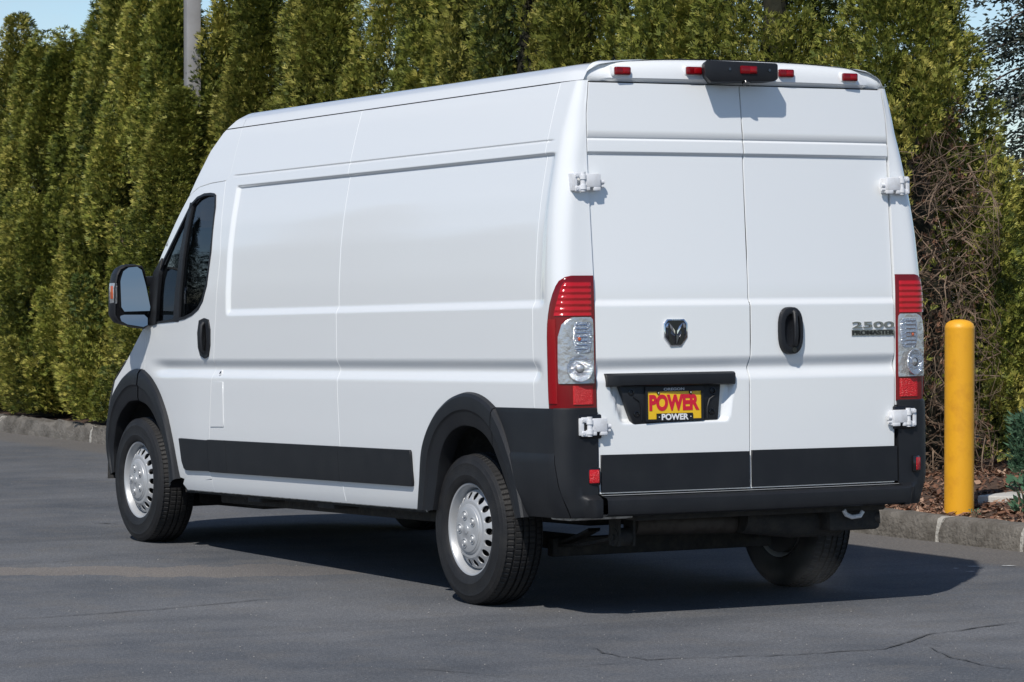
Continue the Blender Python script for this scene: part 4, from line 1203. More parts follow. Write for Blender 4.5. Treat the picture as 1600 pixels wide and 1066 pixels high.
x, z = plane_px(1167, 129, -.02); mb = MB(); mb.cyl((x, .0, z + .02), (x, -.014, z - .006), .018, n=16); mb.build('camera_lens', M['gloss_black'], ch, body=True)

# ---- hinges
def hinge(x, z, sgn):
    h_ = empty('door_hinge'); h_.parent = van
    def pt(dx, dy, dz): 
        return (x + sgn * dx, float(rear_y0(min(abs(x), .86), z)) + dy, z + dz)
    mb = MB()                                            # leaf on the door: plate with a notch, and its foot
    def bx(a, b, c, d, e, f): 
        p_, q_ = pt(a, c, e), pt(b, d, f); mb.box(tuple(map(min, zip(p_, q_))), tuple(map(max, zip(p_, q_))))
    bx(-.068, .012, -.040, -.022, -.024, .038); bx(-.068, -.030, -.040, -.022, -.040, -.022); bx(-.012, .012, -.040, -.022, -.040, -.022); bx(-.075, -.045, -.028, .02, -.036, .034)
    mb.build('hinge_leaf', M['hinge'], h_, body=True, bevel=.004)
    mb = MB(); mb.cyl(pt(.022, -.030, -.044), pt(.022, -.030, .046), .0125, n=14); mb.cyl(pt(.022, -.030, .012), pt(.022, -.030, .030), .017, n=14); mb.cyl(pt(.022, -.030, -.034), pt(.022, -.030, -.014), .017, n=14); mb.build('hinge_pin', M['hinge'], h_, body=True)
    mb = MB(); bx(.018, .064, -.034, -.020, .018, .044); bx(.018, .064, -.034, -.020, -.044, -.018); bx(.050, .072, -.030, .055, -.040, .040); mb.build('hinge_bracket', M['hinge'], h_, body=True, bevel=.004)
    mb = MB(); mb.cyl(pt(-.075, -.022, .0), pt(-.092, -.022, .0), .011, n=12); mb.cyl(pt(-.075, -.022, -.020), pt(-.090, -.022, -.020), .008, n=10); mb.build('hinge_bolt', M['hinge'], h_, body=True)
    for dz in (.030, -.030):
        mb = MB(); mb.cyl(pt(.056, -.030, dz), pt(.056, -.037, dz), .008, n=6); mb.build('hinge_bolt', M['hinge'], h_, body=True)
for sgn in (-1, 1):
    hinge(sgn * .868, 1.985, sgn); hinge(sgn * .868, .868, sgn)

# ---- bumper
def bump_pt(sgn, t, z, off=0.0):
    """t 0 at the arch side, 1 at the door edge"""
    y0 = .052; r = .10; W_ = 1.046 - .035 * float(sstep(.60, .44, z)) - .004 * float(sstep(.9, .96, z))
    if t < .55:
        y = .62 + (y0 + r - .62) * t / .55; p = np.array([W_ - .010 * float(sstep(.3, .62, y)), y, z]); n_ = np.array([1, 0, 0.0])
    elif t < .8:
        a = (t - .55) / .25 * PI / 2; n_ = np.array([math.cos(a), -math.sin(a), 0]); p = np.array([W_ - r, y0 + r, z]) + n_ * r
    else:
        x = (W_ - r) + (.842 - (W_ - r)) * (t - .8) / .2; p = np.array([x, y0, z]); n_ = np.array([0, -1, 0.0])
    p = p + n_ * off; p[0] *= sgn; return p
for sgn in (-1, 1):
    # side piece behind the arch
    rear_edge = SP([(771, 639), (785, 668), (800, 712), (812, 760), (826, 808)], .02)
    zz = np.array([.452, .47, .52, .6, .7, .735, .745, .75, .85, .93, .945, .953])
    P = []
    for z in zz:
        ye = float(np.interp(z, [p_[1] for p_ in reversed(rear_edge)], [p_[0] for p_ in reversed(rear_edge)])) + .012
        ta = (.62 - ye) / (.62 - .152) * .55
        tb = float(np.interp(z, [.45, .7, .95], [.70, .635, .62]))
        o_ = -.006 if z in (.452, .953) else (0 if z < .74 else -.005)
        row = [pt_ for pt_ in (bump_pt(sgn, ta + (tb - .004 - ta) * k / 12, z, .004 + o_) for k in range(13))]
        row = [row[0] - np.array([sgn * .03, 0, 0])] + row + [row[-1] + np.array([-sgn * .02, .02, 0])]
        P.append(row)
    P.insert(0, [p_ - np.array([sgn * .05, -.02, 0]) for p_ in P[0]]); P.append([p_ - np.array([sgn * .06, -.02, 0]) for p_ in P[-1]])
    loft('bumper_side', np.array(P), M['plastic'], van, (sgn, -.3, 0), angle=35)
    # corner piece
    zz = np.array([.452, .462, .50, .535, .548, .556, .60, .7, .8, .9, .935, .948, .955])
    P = []
    for z in zz:
        tb = float(np.interp(z, [.45, .7, .95], [.70, .635, .62]))
        lip = .045 * (1 - float(sstep(.538, .558, z))); o_ = -.006 if z in (.452, .955) else 0
        row = [bump_pt(sgn, tb + .004 + (1 - tb - .004) * k / 14, z, .008 + o_ + lip * float(sstep(.3, .75, k / 14))) for k in range(15)]
        row = [row[0] + np.array([-sgn * .01, .02, 0])] + row + [row[-1] + np.array([0, .05, 0])]
        P.append(row)
    P.insert(0, [p_ + np.array([-sgn * .03, .06, 0]) for p_ in P[0]]); P.append([p_ + np.array([-sgn * .03, .06, 0]) for p_ in P[-1]])
    cb_ = loft('bumper_corner', np.array(P), M['plastic'], van, (sgn, -1, 0), angle=35)
    # pocket round the lower hinge
    p0 = bump_pt(sgn, .93, .868, .006); 
    mb = MB(); mb.box((p0[0] - .060, p0[1] - .006, .812), (p0[0] + .060, p0[1] + .03, .925)); mb.build('hinge_pocket', M['gloss_black'], cb_, body=True, bevel=.008)
    # red reflector
    xr_, zr_ = (-.862, .641) if sgn < 0 else (.948, .645)
    p0 = [bump_pt(sgn, t, zr_, .012) for t in np.linspace(.6, 1, 60)]; p0 = min(p0, key=lambda q: abs(q[0] - xr_))
    rot = Matrix.Rotation(sgn * (.25 if sgn < 0 else .55), 3, 'Z')
    mb = MB(); mb.box((p0[0] - .032, p0[1] - .003, zr_ - .040), (p0[0] + .032, p0[1] + .02, zr_ + .040), rot); rb = mb.build('reflector_bezel', M['gloss_black'], cb_, body=True, bevel=.006)
    mb = MB(); mb.box((p0[0] - .024, p0[1] - .007, zr_ - .031), (p0[0] + .024, p0[1] + .01, zr_ + .031), rot); mb.build('reflector', M['red_cell'], cb_, body=True, bevel=.004)
# centre beam with its step
prof = [(.10, .452), (.012, .455), (-.012, .464), (-.018, .48), (-.016, .530), (-.006, .541), (.02, .546), (.09, .548)]
P = []
for x in np.linspace(-.822, .872, 40):
    bow = .03 * (1 - (x / .86) ** 2); P.append([(x, y - bow + .010, z) for y, z in prof])
bb_ = loft('bumper_beam', np.array(P).transpose(1, 0, 2), M['plastic'], van, (0, -1, 0), angle=35)
P = []
for x in np.linspace(-.82, .87, 30):
    bow = .03 * (1 - (x / .86) ** 2); P.append([(x, y - bow, z) for y, z in ((.046, .5497), (.043, .5515), (.06, .5535), (.10, .5535))])
loft('door_edge', np.array(P).transpose(1, 0, 2), PAINT, van, (0, -1, .5))

# ---- number plate group on the left rear door
br = RP([(949, 586), (1150, 580.5), (1152, 597), (951, 607)], .02)
zt_, zb_, xl_, xr_ = 1.107, 1.048, br[0][0] + .002, br[1][0]
P = []
for x in np.linspace(xl_, xr_, 24):
    e = 1 - .5 * max(0, (abs((x - (xl_ + xr_) / 2) / ((xr_ - xl_) / 2)) - .94) / .06)
    yb = float(rear_y0(x, 1.08)); P.append([(x, yb + .02, zt_ + .002), (x, yb - .012 * e, zt_), (x, yb - .030 * e, zt_ - .008), (x, yb - .034 * e, zt_ - .030), (x, yb - .030 * e, zb_ + .006), (x, yb - .018 * e, zb_), (x, yb + .03, zb_ + .004)])
brow = loft('plate_lamp_bar', np.array(P).transpose(1, 0, 2), M['plastic'], dl, (0, -1, 0), angle=40)
mb = MB()
for x in (xl_, xr_):
    yb = float(rear_y0(x, 1.08)); mb.add([(x, yb + .02, zt_ + .002), (x, yb - .006, zt_), (x, yb - .015, zt_ - .008), (x, yb - .017, zt_ - .03), (x, yb - .015, zb_ + .006), (x, yb - .009, zb_), (x, yb + .03, zb_ + .004)], [tuple(range(7))])
mb.build('bar_end', M['plastic'], brow, body=True)
pn = RP([(967, 607), (985, 663), (1122, 657), (1128, 603)])
yp = float(rear_y0(-.43, .96)) + .006
pl_poly = [(-.722, 1.052), (-.652, .878), (-.640, .872), (-.200, .876), (-.186, .884), (-.170, 1.052)]
mb = MB(); mb.prism(pl_poly, 1, yp, yp + .03)
pb = mb.build('plate_bracket', M['plastic'], dl, body=True, bevel=.005, smooth=True)
for x, z in ((-.660, 1.020), (-.632, .920), (-.215, 1.020), (-.222, .922)):
    mb = MB(); mb.lathe([(.015, .0), (.015, .003), (.011, .004), (.008, -.002), (0, -.002)], (x, yp, z), (0, -1, 0), 18); mb.build('bracket_screw', M['gloss_black'], pb, body=True)
for x, s in ((-.605, -1), (-.248, 1)):
    mb = MB(); mb.tube([(x + s * .045, yp - .001, 1.000), (x + s * .012, yp - .003, .980), (x, yp - .003, .945), (x, yp - .001, .890)], .0045, 6); mb.build('bracket_rib', M['plastic'], pb, body=True)
# plate with its frame
px0, px1, pz0, pz1 = -.588, -.272, .884, 1.042
mb = MB(); mb.box((px0 + .004, yp - .006, pz0 + .004), (px1 - .004, yp - .001, pz1 - .004)); plate = mb.build('number_plate', M['plate_yellow'], dl, body=True)
fo = [(px0, pz0), (px1, pz0), (px1, pz1), (px0, pz1)]; fw = .012; xm = (px0 + px1) / 2
fi = [(px0 + fw, pz0 + .010), (px1 - fw, pz0 + .010), (px1 - fw, pz1 - .021), (px0 + fw, pz1 - .021)]
mb = MB(); V = [(a, yp - .011, b) for a, b in fo] + [(a, yp - .011, b) for a, b in fi] + [(a, yp + .001, b) for a, b in fo] + [(a, yp - .002, b) for a, b in fi]
F = []
for k in range(4):
    j = (k + 1) % 4; F += [(k, j, 4 + j, 4 + k), (k, 8 + k, 8 + j, j), (4 + k, 4 + j, 12 + j, 12 + k)]
mb.add(V, F); mb.box((xm - .098, yp - .0115, pz0 + .004), (xm + .098, yp - .004, pz0 + .036))
pf = mb.build('plate_frame', M['plastic'], dl, body=True, angle=20)
for x in (xm - .088, xm + .088):
    mb = MB(); mb.cyl((x, yp - .005, pz1 - .027), (x, yp - .011, pz1 - .027), .0075, n=12); mb.build('plate_screw', M['gloss_black'], pf, body=True)
    mb = MB(); mb.cyl((x, yp - .0105, pz1 - .027), (x, yp - .0118, pz1 - .027), .0035, n=10); mb.build('screw_head', M['chrome'], pf, body=True)

def text_on_rear(name, txt, cx, cz, w, h, y, material, parent, bold=.0, depth=.0015, shear=0.0, skin=None):
    """flat lettering facing the tail, fitted to a box w x h centred on (cx, cz)"""
    cu = bpy.data.curves.new('t', 'FONT'); cu.body = txt; cu.size = 1; cu.extrude = .5; cu.offset = bold; cu.resolution_u = 6; cu.space_character = 1.0; cu.shear = shear
    ob = bpy.data.objects.new('t', cu); COL.objects.link(ob)
    bpy.context.view_layer.update()
    me = bpy.data.meshes.new_from_object(ob.evaluated_get(bpy.context.evaluated_depsgraph_get()))
    V = np.array([v.co[:] for v in me.vertices]); F = [tuple(p_.vertices) for p_ in me.polygons]
    bpy.data.objects.remove(ob); bpy.data.curves.remove(cu); bpy.data.meshes.remove(me)
    lo, hi = V.min(0), V.max(0)
    X = cx + ((V[:, 0] - lo[0]) / (hi[0] - lo[0]) - .5) * w; Z = cz + ((V[:, 1] - lo[1]) / (hi[1] - lo[1]) - .5) * h
    Y = y - ((V[:, 2] - lo[2]) / (hi[2] - lo[2])) * depth
    if skin is not None: Y = Y - y + rear_y(X, Z) - skin
    mb = MB(); mb.add(np.stack([X, Y, Z], -1), F)
    return mb.build(name, material, parent, body=True, angle=30)
text_on_rear('plate_lettering', 'POWER', xm, pz0 + .0855, .272, .076, yp - .0060, M['plate_red'], plate, .052)
text_on_rear('frame_lettering', 'POWER', xm, pz0 + .0195, .146, .029, yp - .0113, M['letter_white'], pf, .035, .0012)
text_on_rear('frame_lettering', 'OREGON', xm - .004, pz1 - .0105, .112, .0125, yp - .0108, M['letter_grey'], pf, .03, .0010)
for x in (xm - .086, xm + .086):
    mb = MB(); mb.cyl((x, yp - .0112, pz0 + .0195), (x, yp - .0124, pz0 + .0195), .0026, n=8); mb.build('frame_dot', M['letter_white'], pf, body=True)

# ---- badge: chamfered shield with a horned head
yb = float(rear_y(np.array(-.42), np.array(1.30)))
cx, cz = -.420, 1.292
sh_ = [(-.046, .063), (.046, .063), (.064, .044), (.064, -.022), (.030, -.064), (-.030, -.064), (-.064, -.022), (-.064, .044)]
em = MB(); em.prism([(cx + a, cz + b) for a, b in sh_], 1, yb - .006, yb + .002); emb = em.build('emblem', M['chrome'], dl, body=True, bevel=.002)
em = MB(); em.prism([(cx + a * .89, cz + b * .90) for a, b in sh_], 1, yb - .0075, yb - .004); em.build('emblem_field', M['gloss_black'], emb, body=True)
def facet(pts, tip, name='emblem_facet', m='chrome'):
    mb = MB(); n_ = len(pts); V = [(cx + a, yb - .0076, cz + b) for a, b in pts] + [(cx + tip[0], yb - .0150, cz + tip[1])]
    mb.add(V, [(k, (k + 1) % n_, n_) for k in range(n_)]); mb.build(name, M[m], emb, body=True, smooth=False)
for s in (-1, 1):
    facet([(s * .006, .008), (s * .018, .030), (s * .036, .045), (s * .030, .020), (s * .006, -.008)], (s * .022, .024))
    facet([(s * .036, .046), (s * .050, .044), (s * .056, .024), (s * .042, .022)], (s * .047, .034))
    facet([(s * .045, .014), (s * .056, .016), (s * .054, -.018), (s * .042, -.034), (s * .036, -.026), (s * .044, -.012)], (s * .048, -.010), m='dark_chrome')
    facet([(s * .002, -.010), (s * .026, .012), (s * .030, -.004), (s * .016, -.036), (s * .010, -.054), (s * .002, -.054)], (s * .012, -.016), m='dark_chrome')
mb = MB()
for k in range(5): mb.box((cx - .022 + k * .010, yb - .0085, cz + .0575), (cx - .017 + k * .010, yb - .007, cz + .0605))
mb.build('emblem_letters', M['chrome'], emb, body=True, smooth=False)

# ---- right rear door handle
hc = (.212, 1.294); yh = float(rear_y(np.array(.21), np.array(1.30)))
def oval(w, h, n=28, e=2.8, dx=0, dz=0):
    return [(hc[0] + dx + w * np.sign(math.cos(t)) * abs(math.cos(t)) ** (2 / e), hc[1] + dz + h * np.sign(math.sin(t)) * abs(math.sin(t)) ** (2 / e)) for t in np.linspace(0, 2 * PI, n, endpoint=False)]
rows = []
for w, h, y, dx in ((.068, .112, yh + .004, 0), (.0675, .1115, yh - .012, 0), (.063, .107, yh - .022, 0), (.052, .096, yh - .026, .002), (.045, .080, yh - .024, .003), (.041, .074, yh - .010, .004), (.034, .066, yh - .005, .004), (.001, .001, yh - .004, .004)):
    rows.append([(a, y, b) for a, b in oval(w, h, dx=dx)]); rows[-1].append(rows[-1][0])
hh = loft('door_handle', np.array(rows), M['plastic'], drr, (0, -1, 0), angle=45)
mb = MB(); mb.tube([(hc[0] + .012, yh - .016, hc[1] + .092), (hc[0] + .012, yh - .028, hc[1] + .082), (hc[0] + .012, yh - .034, hc[1] + .02), (hc[0] + .012, yh - .034, hc[1] - .03), (hc[0] + .010, yh - .028, hc[1] - .066), (hc[0] + .010, yh - .012, hc[1] - .078)], [.012, .0125, .0125, .0125, .012, .011], 10)
mb.build('pull_lever', M['plastic'], hh, body=True)
mb = MB(); mb.cyl((hc[0] + .008, yh - .020, hc[1] - .091), (hc[0] + .008, yh - .0285, hc[1] - .091), .013, n=18); mb.build('key_lock', M['gloss_black'], hh, body=True)
# ---- model lettering
yb2 = float(rear_y(np.array(.7), np.array(1.30))) - .0005
text_on_rear('model_number', '2500', .704, 1.3165, .252, .031, yb2, M['badge_chrome'], drr, .012, .006, skin=.0)
P = [[(x, float(rear_y(np.array(x), np.array(z))) - d_, z) for x in np.linspace(.574, .834, 14)] for z, d_ in ((1.264, -.001), (1.265, .0035), (1.293, .0035), (1.294, -.001))]
bd = loft('model_badge', np.array(P), M['badge_chrome'], drr, (0, -1, 0), angle=30)
text_on_rear('badge_lettering', 'PROMASTER', .704, 1.279, .252, .022, yb2, M['gloss_black'], bd, .03, .003, skin=.0035)

# ---- door mirror(s)
for sgn in (-1, 1):
    ym = 4.80
    out_ = [plane_px(u, v, ym) for u, v in ((182, 428), (187, 418), (196, 413.5), (210, 413), (222, 415), (227, 424), (231, 455), (234, 490), (233, 507), (227, 514), (215, 513), (196, 508), (184, 504), (178, 494), (178, 450))]
    out_ = [(-sgn * a if sgn > 0 else a, b) for a, b in out_]
    mr_ = empty('door_mirror'); mr_.parent = van
    ccx = sum(a for a, b in out_) / len(out_); ccz = sum(b for a, b in out_) / len(out_)
    rows = []
    for k, y in ((.93, ym - .004), (.985, ym), (1.0, ym + .016), (.99, ym + .06), (.93, ym + .10), (.78, ym + .135), (.5, ym + .155), (.05, ym + .16)):
        rows.append([(ccx + (a - ccx) * k, y, ccz + (b - ccz) * k) for a, b in out_]); rows[-1].append(rows[-1][0])
    loft('housing', np.array(rows), M['plastic'], mr_, None, angle=50)
    rows = [[(ccx + (a - ccx) * k, y, ccz + (b - ccz) * k) for a, b in out_] + [(ccx + (out_[0][0] - ccx) * k, y, ccz + (out_[0][1] - ccz) * k)] for k, y in ((.94, ym - .004), (.90, ym + .006), (.02, ym + .008))]
    loft('bezel', np.array(rows), M['gloss_black'], mr_, None, angle=40)
    def flat(pts, y, name, tilt=0.0):
        q = [plane_px(u, v, y) for u, v in pts]; q = [(-a if sgn > 0 else a, b) for a, b in q]
        c0 = sum(b for a, b in q) / len(q); xs = sum(a for a, b in q) / len(q)
        V = [(a, y + tilt * (b - c0) + .30 * (a - xs) * sgn, b) for a, b in q]; mb = MB(); n_ = len(V)
        mb.add(V + [(a, y_ + .006, b) for a, y_, b in V], [tuple(range(n_)), tuple(reversed(range(n_, 2 * n_)))] + [(k, (k + 1) % n_, n_ + (k + 1) % n_, n_ + k) for k in range(n_)])
        return mb.build(name, M['mirror'], mr_, body=True, smooth=False)
    flat([(191, 440), (194, 425), (203, 418), (215, 417), (221, 422), (226, 446), (231, 480), (230, 486), (195, 487), (191, 480)], ym - .020, 'mirror_glass', .10)
    flat([(190, 494), (196, 492), (224, 492), (228.5, 497), (228, 508), (222, 511), (200, 507), (192, 502)], ym - .020, 'wide_angle_glass', .16)
    # turn signal on the outer edge
    q0 = plane_px(178.5, 463, ym + .03); xo = -q0[0] * sgn * -1 if False else (q0[0] if sgn < 0 else -q0[0])
    mb = MB(); mb.box((xo - .012 + sgn * .003, ym + .002, 1.497), (xo + .012 + sgn * .003, ym + .07, 1.617)); ts = mb.build('turn_signal', M['lens_clear'], mr_, body=True, bevel=.006)
    mb = MB(); mb.box((xo - .006 + sgn * .012, ym + .012, 1.525), (xo + .006 + sgn * .012, ym + .05, 1.60)); mb.build('signal_bulb', M['amber'], ts, body=True, bevel=.003)
    # arms and mounting sail on the door
    xa = sgn * (abs(out_[6][0]) - .0)
    for zc, h_ in ((1.625, .030), (1.402, .034)):
        mb = MB(); x_in = sgn * (float(Wz(4.66, zc)) - .01); x_out = sgn * 1.03
        mb.add([(x_in, 4.68, zc - h_), (x_in, 4.78, zc - h_), (x_out, 4.92, zc - h_ * .9), (x_out, 4.84, zc - h_ * .9), (x_in, 4.68, zc + h_), (x_in, 4.78, zc + h_), (x_out, 4.92, zc + h_ * .9), (x_out, 4.84, zc + h_ * .9)],
               [(0, 3, 2, 1), (4, 5, 6, 7), (0, 1, 5, 4), (1, 2, 6, 5), (2, 3, 7, 6), (3, 0, 4, 7)])
        mb.build('arm', M['plastic'], mr_, body=True, bevel=.012, seg=3)
    sail = SP([(255, 404), (250, 430), (245.5, 506), (241, 508), (236, 500), (236, 452), (243, 425)])
    panel('mounting_plate', sail, MS[sgn], [], [], M['plastic'], mr_, off=.012, inset=0, flange=.03)

# ---- wheels
def wheel(cx, cy, sgn):
    """sgn: side the face looks to; cx: x of the rim's outer edge"""
    w = empty('wheel', (cx, cy, .362)); w.parent = van
    PINV[w.name] = Matrix.Translation((-cx, -cy, -.362))
    ax = (sgn, 0, 0); c = (cx, cy, .362)
    R = .368
    half = .112
    # offsets along the axis measured outward from the tyre centre
    def A(o): return o - half + .012
    prof = [(.212, A(-.092)), (.222, A(-.104)), (.240, A(-.110)), (.285, A(-.116)), (.320, A(-.112)), (.345, A(-.104)), (.357, A(-.094))]
    tread = []
    for a, g in ((-.094, 0), (-.062, 0), (-.060, 1), (-.052, 1), (-.050, 0), (-.022, 0), (-.020, 1), (-.012, 1), (-.010, 0), (.010, 0), (.012, 1), (.020, 1), (.022, 0), (.050, 0), (.052, 1), (.060, 1), (.062, 0), (.094, 0)):
        tread.append((R - 2.6 * a * a * .6 - .009 * g - (.003 if abs(a) > .09 else 0), A(a)))
    prof += tread
    prof += [(.357, A(.095)), (.348, A(.102)), (.342, A(.1045)), (.340, A(.1065)), (.322, A(.112)), (.318, A(.1145)), (.312, A(.1145)), (.308, A(.1135)), (.286, A(.117)), (.268, A(.1165)), (.262, A(.118)), (.256, A(.1165)), (.240, A(.112)), (.228, A(.106)), (.222, A(.099)), (.212, A(.092))]
    nt_ = len(prof); t0 = 7; t1 = 7 + len(tread)
    def rmod(i, j):
        ph = i % 5
        if t0 <= j < t1:
            return -.0045 if (ph == 0 and (j < t0 + 3 or j > t1 - 4)) else (-.003 if ph == 2 and t0 + 3 < j < t1 - 4 else 0)
        if j in (t0 - 1, t1): return -.003 if ph == 0 else 0
        return 0
    mb = MB(); mb.lathe(prof, c, ax, 400, rmod); ty_ = mb.build('tyre', M['rubber'], w, angle=24)
    # steel rim: barrel and flange
    rp_ = [(.204, -.20), (.210, -.205), (.200, -.19), (.190, -.17), (.188, -.10), (.192, -.055), (.200, -.034), (.206, -.014), (.214, -.003), (.2215, .000), (.2235, -.003), (.2225, -.010), (.214, -.014)]
    mb = MB(); mb.lathe(rp_, c, ax, 72); rim = mb.build('rim', M['steel'], w, angle=30)
    # disc with a ring of round holes
    nh = 18; V = []; F = []
    def prof_off(r): return float(np.interp(r, [.100, .118, .128, .138, .160, .180, .186, .192], [.012, .010, .004, .002, -.010, -.026, -.033, -.042]))
    d, q = np.array([sgn, 0, 0.0]), None
    def P3(r, t, o): return (cx + sgn * o, cy + r * math.sin(t), .362 + r * math.cos(t))
    m = MB()
    r0, r1, rh = .138, .186, .1615
    for k in range(nh):
        tc_ = 2 * PI * (k + .5) / nh; hw = PI / nh; V = []
        # boundary of the sector (32 points) and the hole's edge (32 points)
        bpts = [(r0, tc_ - hw + 2 * hw * j / 8) for j in range(8)] + [(r0 + (r1 - r0) * j / 8, tc_ + hw) for j in range(8)] + [(r1, tc_ + hw - 2 * hw * j / 8) for j in range(8)] + [(r1 - (r1 - r0) * j / 8, tc_ - hw) for j in range(8)]
        hr_ = .0160
        for r, t in bpts: V.append(P3(r, t, prof_off(r)))
        for dep in (0.0, .0018, .006):
            for r, t in bpts:
                a = math.atan2(r - rh, (t - tc_) * rh); rr = hr_ * (1.06 if dep == 0 else 1.0)
                hx_, hy_ = rr * math.cos(a), rr * 1.12 * math.sin(a); r_, t_ = rh + hy_, tc_ + hx_ / rh
                V.append(P3(r_, t_, prof_off(r_) - dep))
        f = []
        for ring_ in range(3):
            for j in range(32): f.append((ring_ * 32 + j, ring_ * 32 + (j + 1) % 32, (ring_ + 1) * 32 + (j + 1) % 32, (ring_ + 1) * 32 + j))
        m.add(V, f)
    inner = [(.100, .012), (.112, .011), (.118, .008), (.123, .003), (.130, .003), (.138, prof_off(.138))]
    outer = [(.186, prof_off(.186)), (.189, -.037), (.191, -.045), (.192, -.070)]
    m.lathe(inner, c, ax, 72); m.lathe(outer, c, ax, 72)
    disc = m.build('wheel_disc', M['steel'], rim, angle=40)
    # centre cap with five nut covers
    m = MB(); m.lathe([(0, .022), (.024, .022), (.032, .018), (.070, .018), (.100, .017), (.109, .014), (.113, .006)], c, ax, 60); cap = m.build('centre_cap', M['steel'], rim, angle=40)
    for k in range(5):
        t = 2 * PI * k / 5 + .3; p_ = P3(.0700, t, .017)
        m = MB(); m.lathe([(.0250, -.002), (.0240, .004), (.0205, .005), (.016, -.001), (.0145, .004), (.0115, .009), (0, .010)], p_, ax, 24); m.build('nut_cover', M['steel'], cap, angle=35)
    m = MB(); m.lathe([(.023, .021), (.021, .0245), (.013, .0265), (0, .027)], c, ax, 20); m.build('hub_emblem', M['steel'], cap, angle=40)
    m = MB(); m.cyl((cx - sgn * .115, cy, .362), (cx - sgn * .095, cy, .362), .14, n=32); m.build('brake_disc', M['under'], rim)
    m = MB(); m.cyl((cx - sgn * .20, cy, .362), (cx - sgn * .062, cy, .362), .188, n=32); m.build('hole_shade_drum', M['shell'], rim)  # dark drum added behind the disc holes to stand in for their shade
    return w
for sgn in (-1, 1):
    wheel(sgn * .985, RA, sgn); wheel(sgn * .985, WBF, sgn)

# ---- underside
mb = MB(); mb.tube([(-.78, RA, .345), (-.6, RA - .02, .30), (-.3, RA - .02, .262), (.3, RA - .02, .262), (.6, RA - .02, .30), (.78, RA, .345)], .042, 12); mb.build('rear_axle', M['under'], van)
mb = MB(); mb.box((-.62, RA - .16, .225), (.64, RA - .10, .315)); mb.build('axle_beam', M['under'], van, bevel=.01)
for s in (-1, 1):
    x = s * .56
    mb = MB()
    for k, (ya_, yb2_, dz) in enumerate(((.30, 1.75, 0), (.55, 1.5, -.018))):
        pts = []
        for t in np.linspace(0, 1, 14):
            y = ya_ + (yb2_ - ya_) * t; zq = .36 - .12 * math.sin(PI * t) + dz + .08 * t * (1 if k == 0 else .6) + (.035 if k else 0); pts.append((y, zq))
        V = [(x + a, y, z + b) for y, z in pts for a, b in ((-.033, -.007), (.033, -.007), (.033, .007), (-.033, .007))]
        mb.add(V, [(4 * i_ + j, 4 * i_ + (j + 1) % 4, 4 * i_ + 4 + (j + 1) % 4, 4 * i_ + 4 + j) for i_ in range(13) for j in range(4)])
    mb.build('leaf_spring', M['under'], van, smooth=False)
    mb = MB(); mb.box((x - .045, .25, .32), (x - .034, .34, .47)); mb.box((x + .034, .25, .32), (x + .045, .34, .47)); mb.cyl((x - .05, .295, .36), (x + .05, .295, .36), .042, n=18); mb.cyl((x - .058, .295, .36), (x + .058, .295, .36), .016, n=12); mb.build('spring_shackle', M['under'], van)
mb = MB(); mb.box((-.95, .13, .437), (-.60, .30, .462)); mb.build('rear_crossmember_end', M['under_white'], van, body=True, bevel=.01)
mb = MB(); mb.box((-.60, .10, .425), (.80, .22, .468)); mb.build('rear_crossmember', M['under'], van, body=True, bevel=.01)
mb = MB(); mb.cyl((-.42, .42, .41), (.10, .36, .40), .055, n=18); mb.build('exhaust_silencer', M['pipe'], van)
mb = MB(); mb.tube([(.10, .36, .40), (.30, .33, .39), (.5, .30, .39), (.70, .22, .40), (.80, .14, .41)], .030, 12); mb.build('exhaust_pipe', M['pipe'], van)
mb = MB(); mb.tube([(.10, .30, .42), (.40, .30, .40), (.65, .28, .385)], [.07, .085, .07], 14); mb.build('spare_carrier', M['under'], van)
p0 = [plane_px(u, v, .10) for u, v in ((1318, 797), (1322, 804), (1331, 808), (1344, 806), (1348, 799))]
mb = MB(); mb.tube([(a, .10, b) for a, b in p0], .011, 8); mb.build('tow_hook', M['hinge'], van, body=True)
mb = MB(); mb.box((.50, .14, .33), (.80, .26, .44)); mb.build('spring_hanger', M['under'], van, body=True, bevel=.02)
for s in (-1, 1):
    mb = MB(); mb.box((s * .75 - .05, 1.55, .36), (s * .75 + .05, 4.3, .43)); mb.build('chassis_rail', M['under'], van, body=True, bevel=.01)
    for y0_, y1_ in ((2.55, 2.75), (3.45, 3.62)):
        mb = MB(); mb.box((s * .875 - .075, y0_, .395), (s * .875 + .075, y1_, .43)); mb.build('jacking_bracket', M['under'], van, body=True, bevel=.01)
    mb = MB(); mb.box((s * .945 - .015, 1.5, .432), (s * .945 + .015, 4.40, .452)); mb.build('sill_flange', M['under_white'], van, body=True)
mb = MB(); mb.box((-.45, 4.5, .30), (.45, 5.4, .42)); mb.build('engine_tray', M['under'], van, body=True, bevel=.02)
mb = MB(); mb.tube([(-.78, WBF, .34), (0, WBF + .02, .32), (.78, WBF, .34)], .035, 10); mb.build('front_suspension', M['under'], van)
mb = MB(); mb.box((.10, 1.75, .30), (.62, 2.9, .42)); mb.build('fuel_tank', M['under'], van, body=True, bevel=.04)

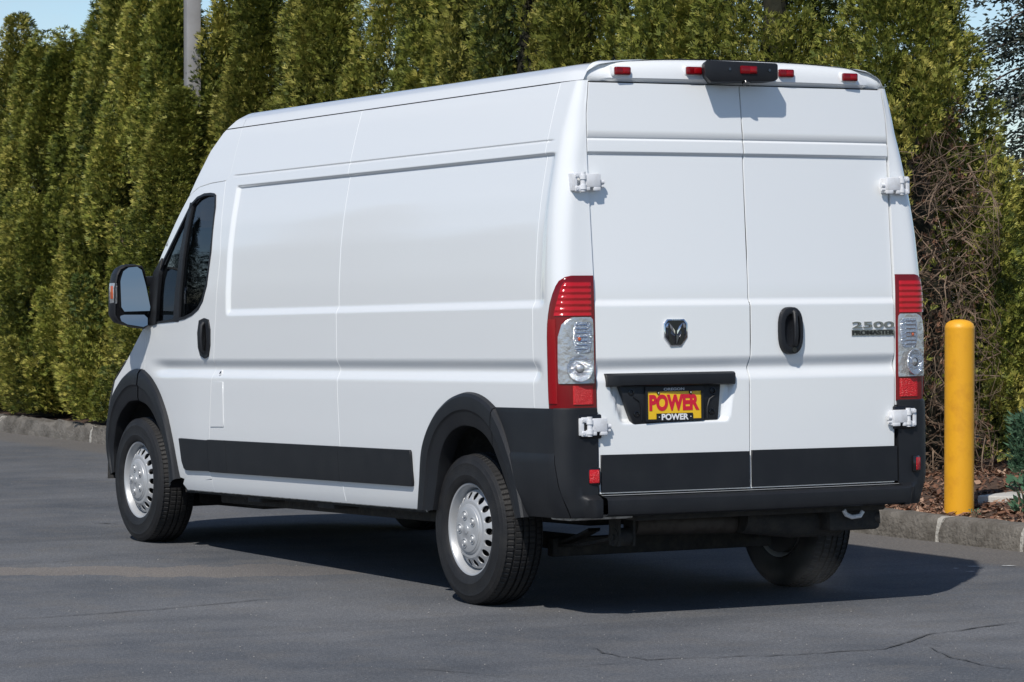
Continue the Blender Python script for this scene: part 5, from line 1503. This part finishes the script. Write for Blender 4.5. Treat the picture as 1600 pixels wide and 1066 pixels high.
# exhaust vapour drifting behind the right rear wheel
mb = MB(); V = []; F = []
for i_ in range(9):
    for j in range(16):
        a, b = PI * (i_ + .5) / 9, 2 * PI * j / 16; V.append((.36 + .46 * math.sin(a) * math.cos(b), .10 + .24 * math.sin(a) * math.sin(b), .235 + .215 * math.cos(a)))
F = [(i_ * 16 + j, (i_ + 1) * 16 + j, (i_ + 1) * 16 + (j + 1) % 16, i_ * 16 + (j + 1) % 16) for i_ in range(8) for j in range(16)] + [tuple(range(16)), tuple(reversed(range(128, 144)))]
mb.add(V, F)
vm = bpy.data.materials.new('vapour'); vm.use_nodes = True
n = vm.node_tree.nodes; n.clear(); l = vm.node_tree.links.new
o = n.new('ShaderNodeOutputMaterial'); pv = n.new('ShaderNodeVolumePrincipled'); pv.inputs['Color'].default_value = (.8, .78, .75, 1)
t = n.new('ShaderNodeTexCoord'); nz = n.new('ShaderNodeTexNoise'); nz.inputs['Scale'].default_value = 4.5; nz.inputs['Detail'].default_value = 4; nz.inputs['Distortion'].default_value = .8
l(t.outputs['Object'], nz.inputs['Vector'])
gr_ = n.new('ShaderNodeMapping'); gr_.inputs['Location'].default_value = (-.36 / .46, -.10 / .24, -.235 / .215); gr_.inputs['Scale'].default_value = (1 / .46, 1 / .24, 1 / .215); l(t.outputs['Object'], gr_.inputs[0])
le = n.new('ShaderNodeVectorMath'); le.operation = 'LENGTH'; l(gr_.outputs[0], le.inputs[0])
fr = n.new('ShaderNodeMapRange'); fr.inputs[1].default_value = 1.0; fr.inputs[2].default_value = .2; fr.inputs[3].default_value = 0; fr.inputs[4].default_value = 1; l(le.outputs['Value'], fr.inputs[0])
mr2 = n.new('ShaderNodeMapRange'); mr2.inputs[1].default_value = .42; mr2.inputs[2].default_value = .75; mr2.inputs[3].default_value = 0; mr2.inputs[4].default_value = .5; l(nz.outputs['Fac'], mr2.inputs[0])
mu = n.new('ShaderNodeMath'); mu.operation = 'MULTIPLY'; l(fr.outputs[0], mu.inputs[0]); l(mr2.outputs[0], mu.inputs[1]); l(mu.outputs[0], pv.inputs['Density'])
l(pv.outputs[0], o.inputs['Volume'])
tag(mb.build('exhaust_vapour', vm), 'faint grey exhaust vapour under the rear bumper', kind='stuff')
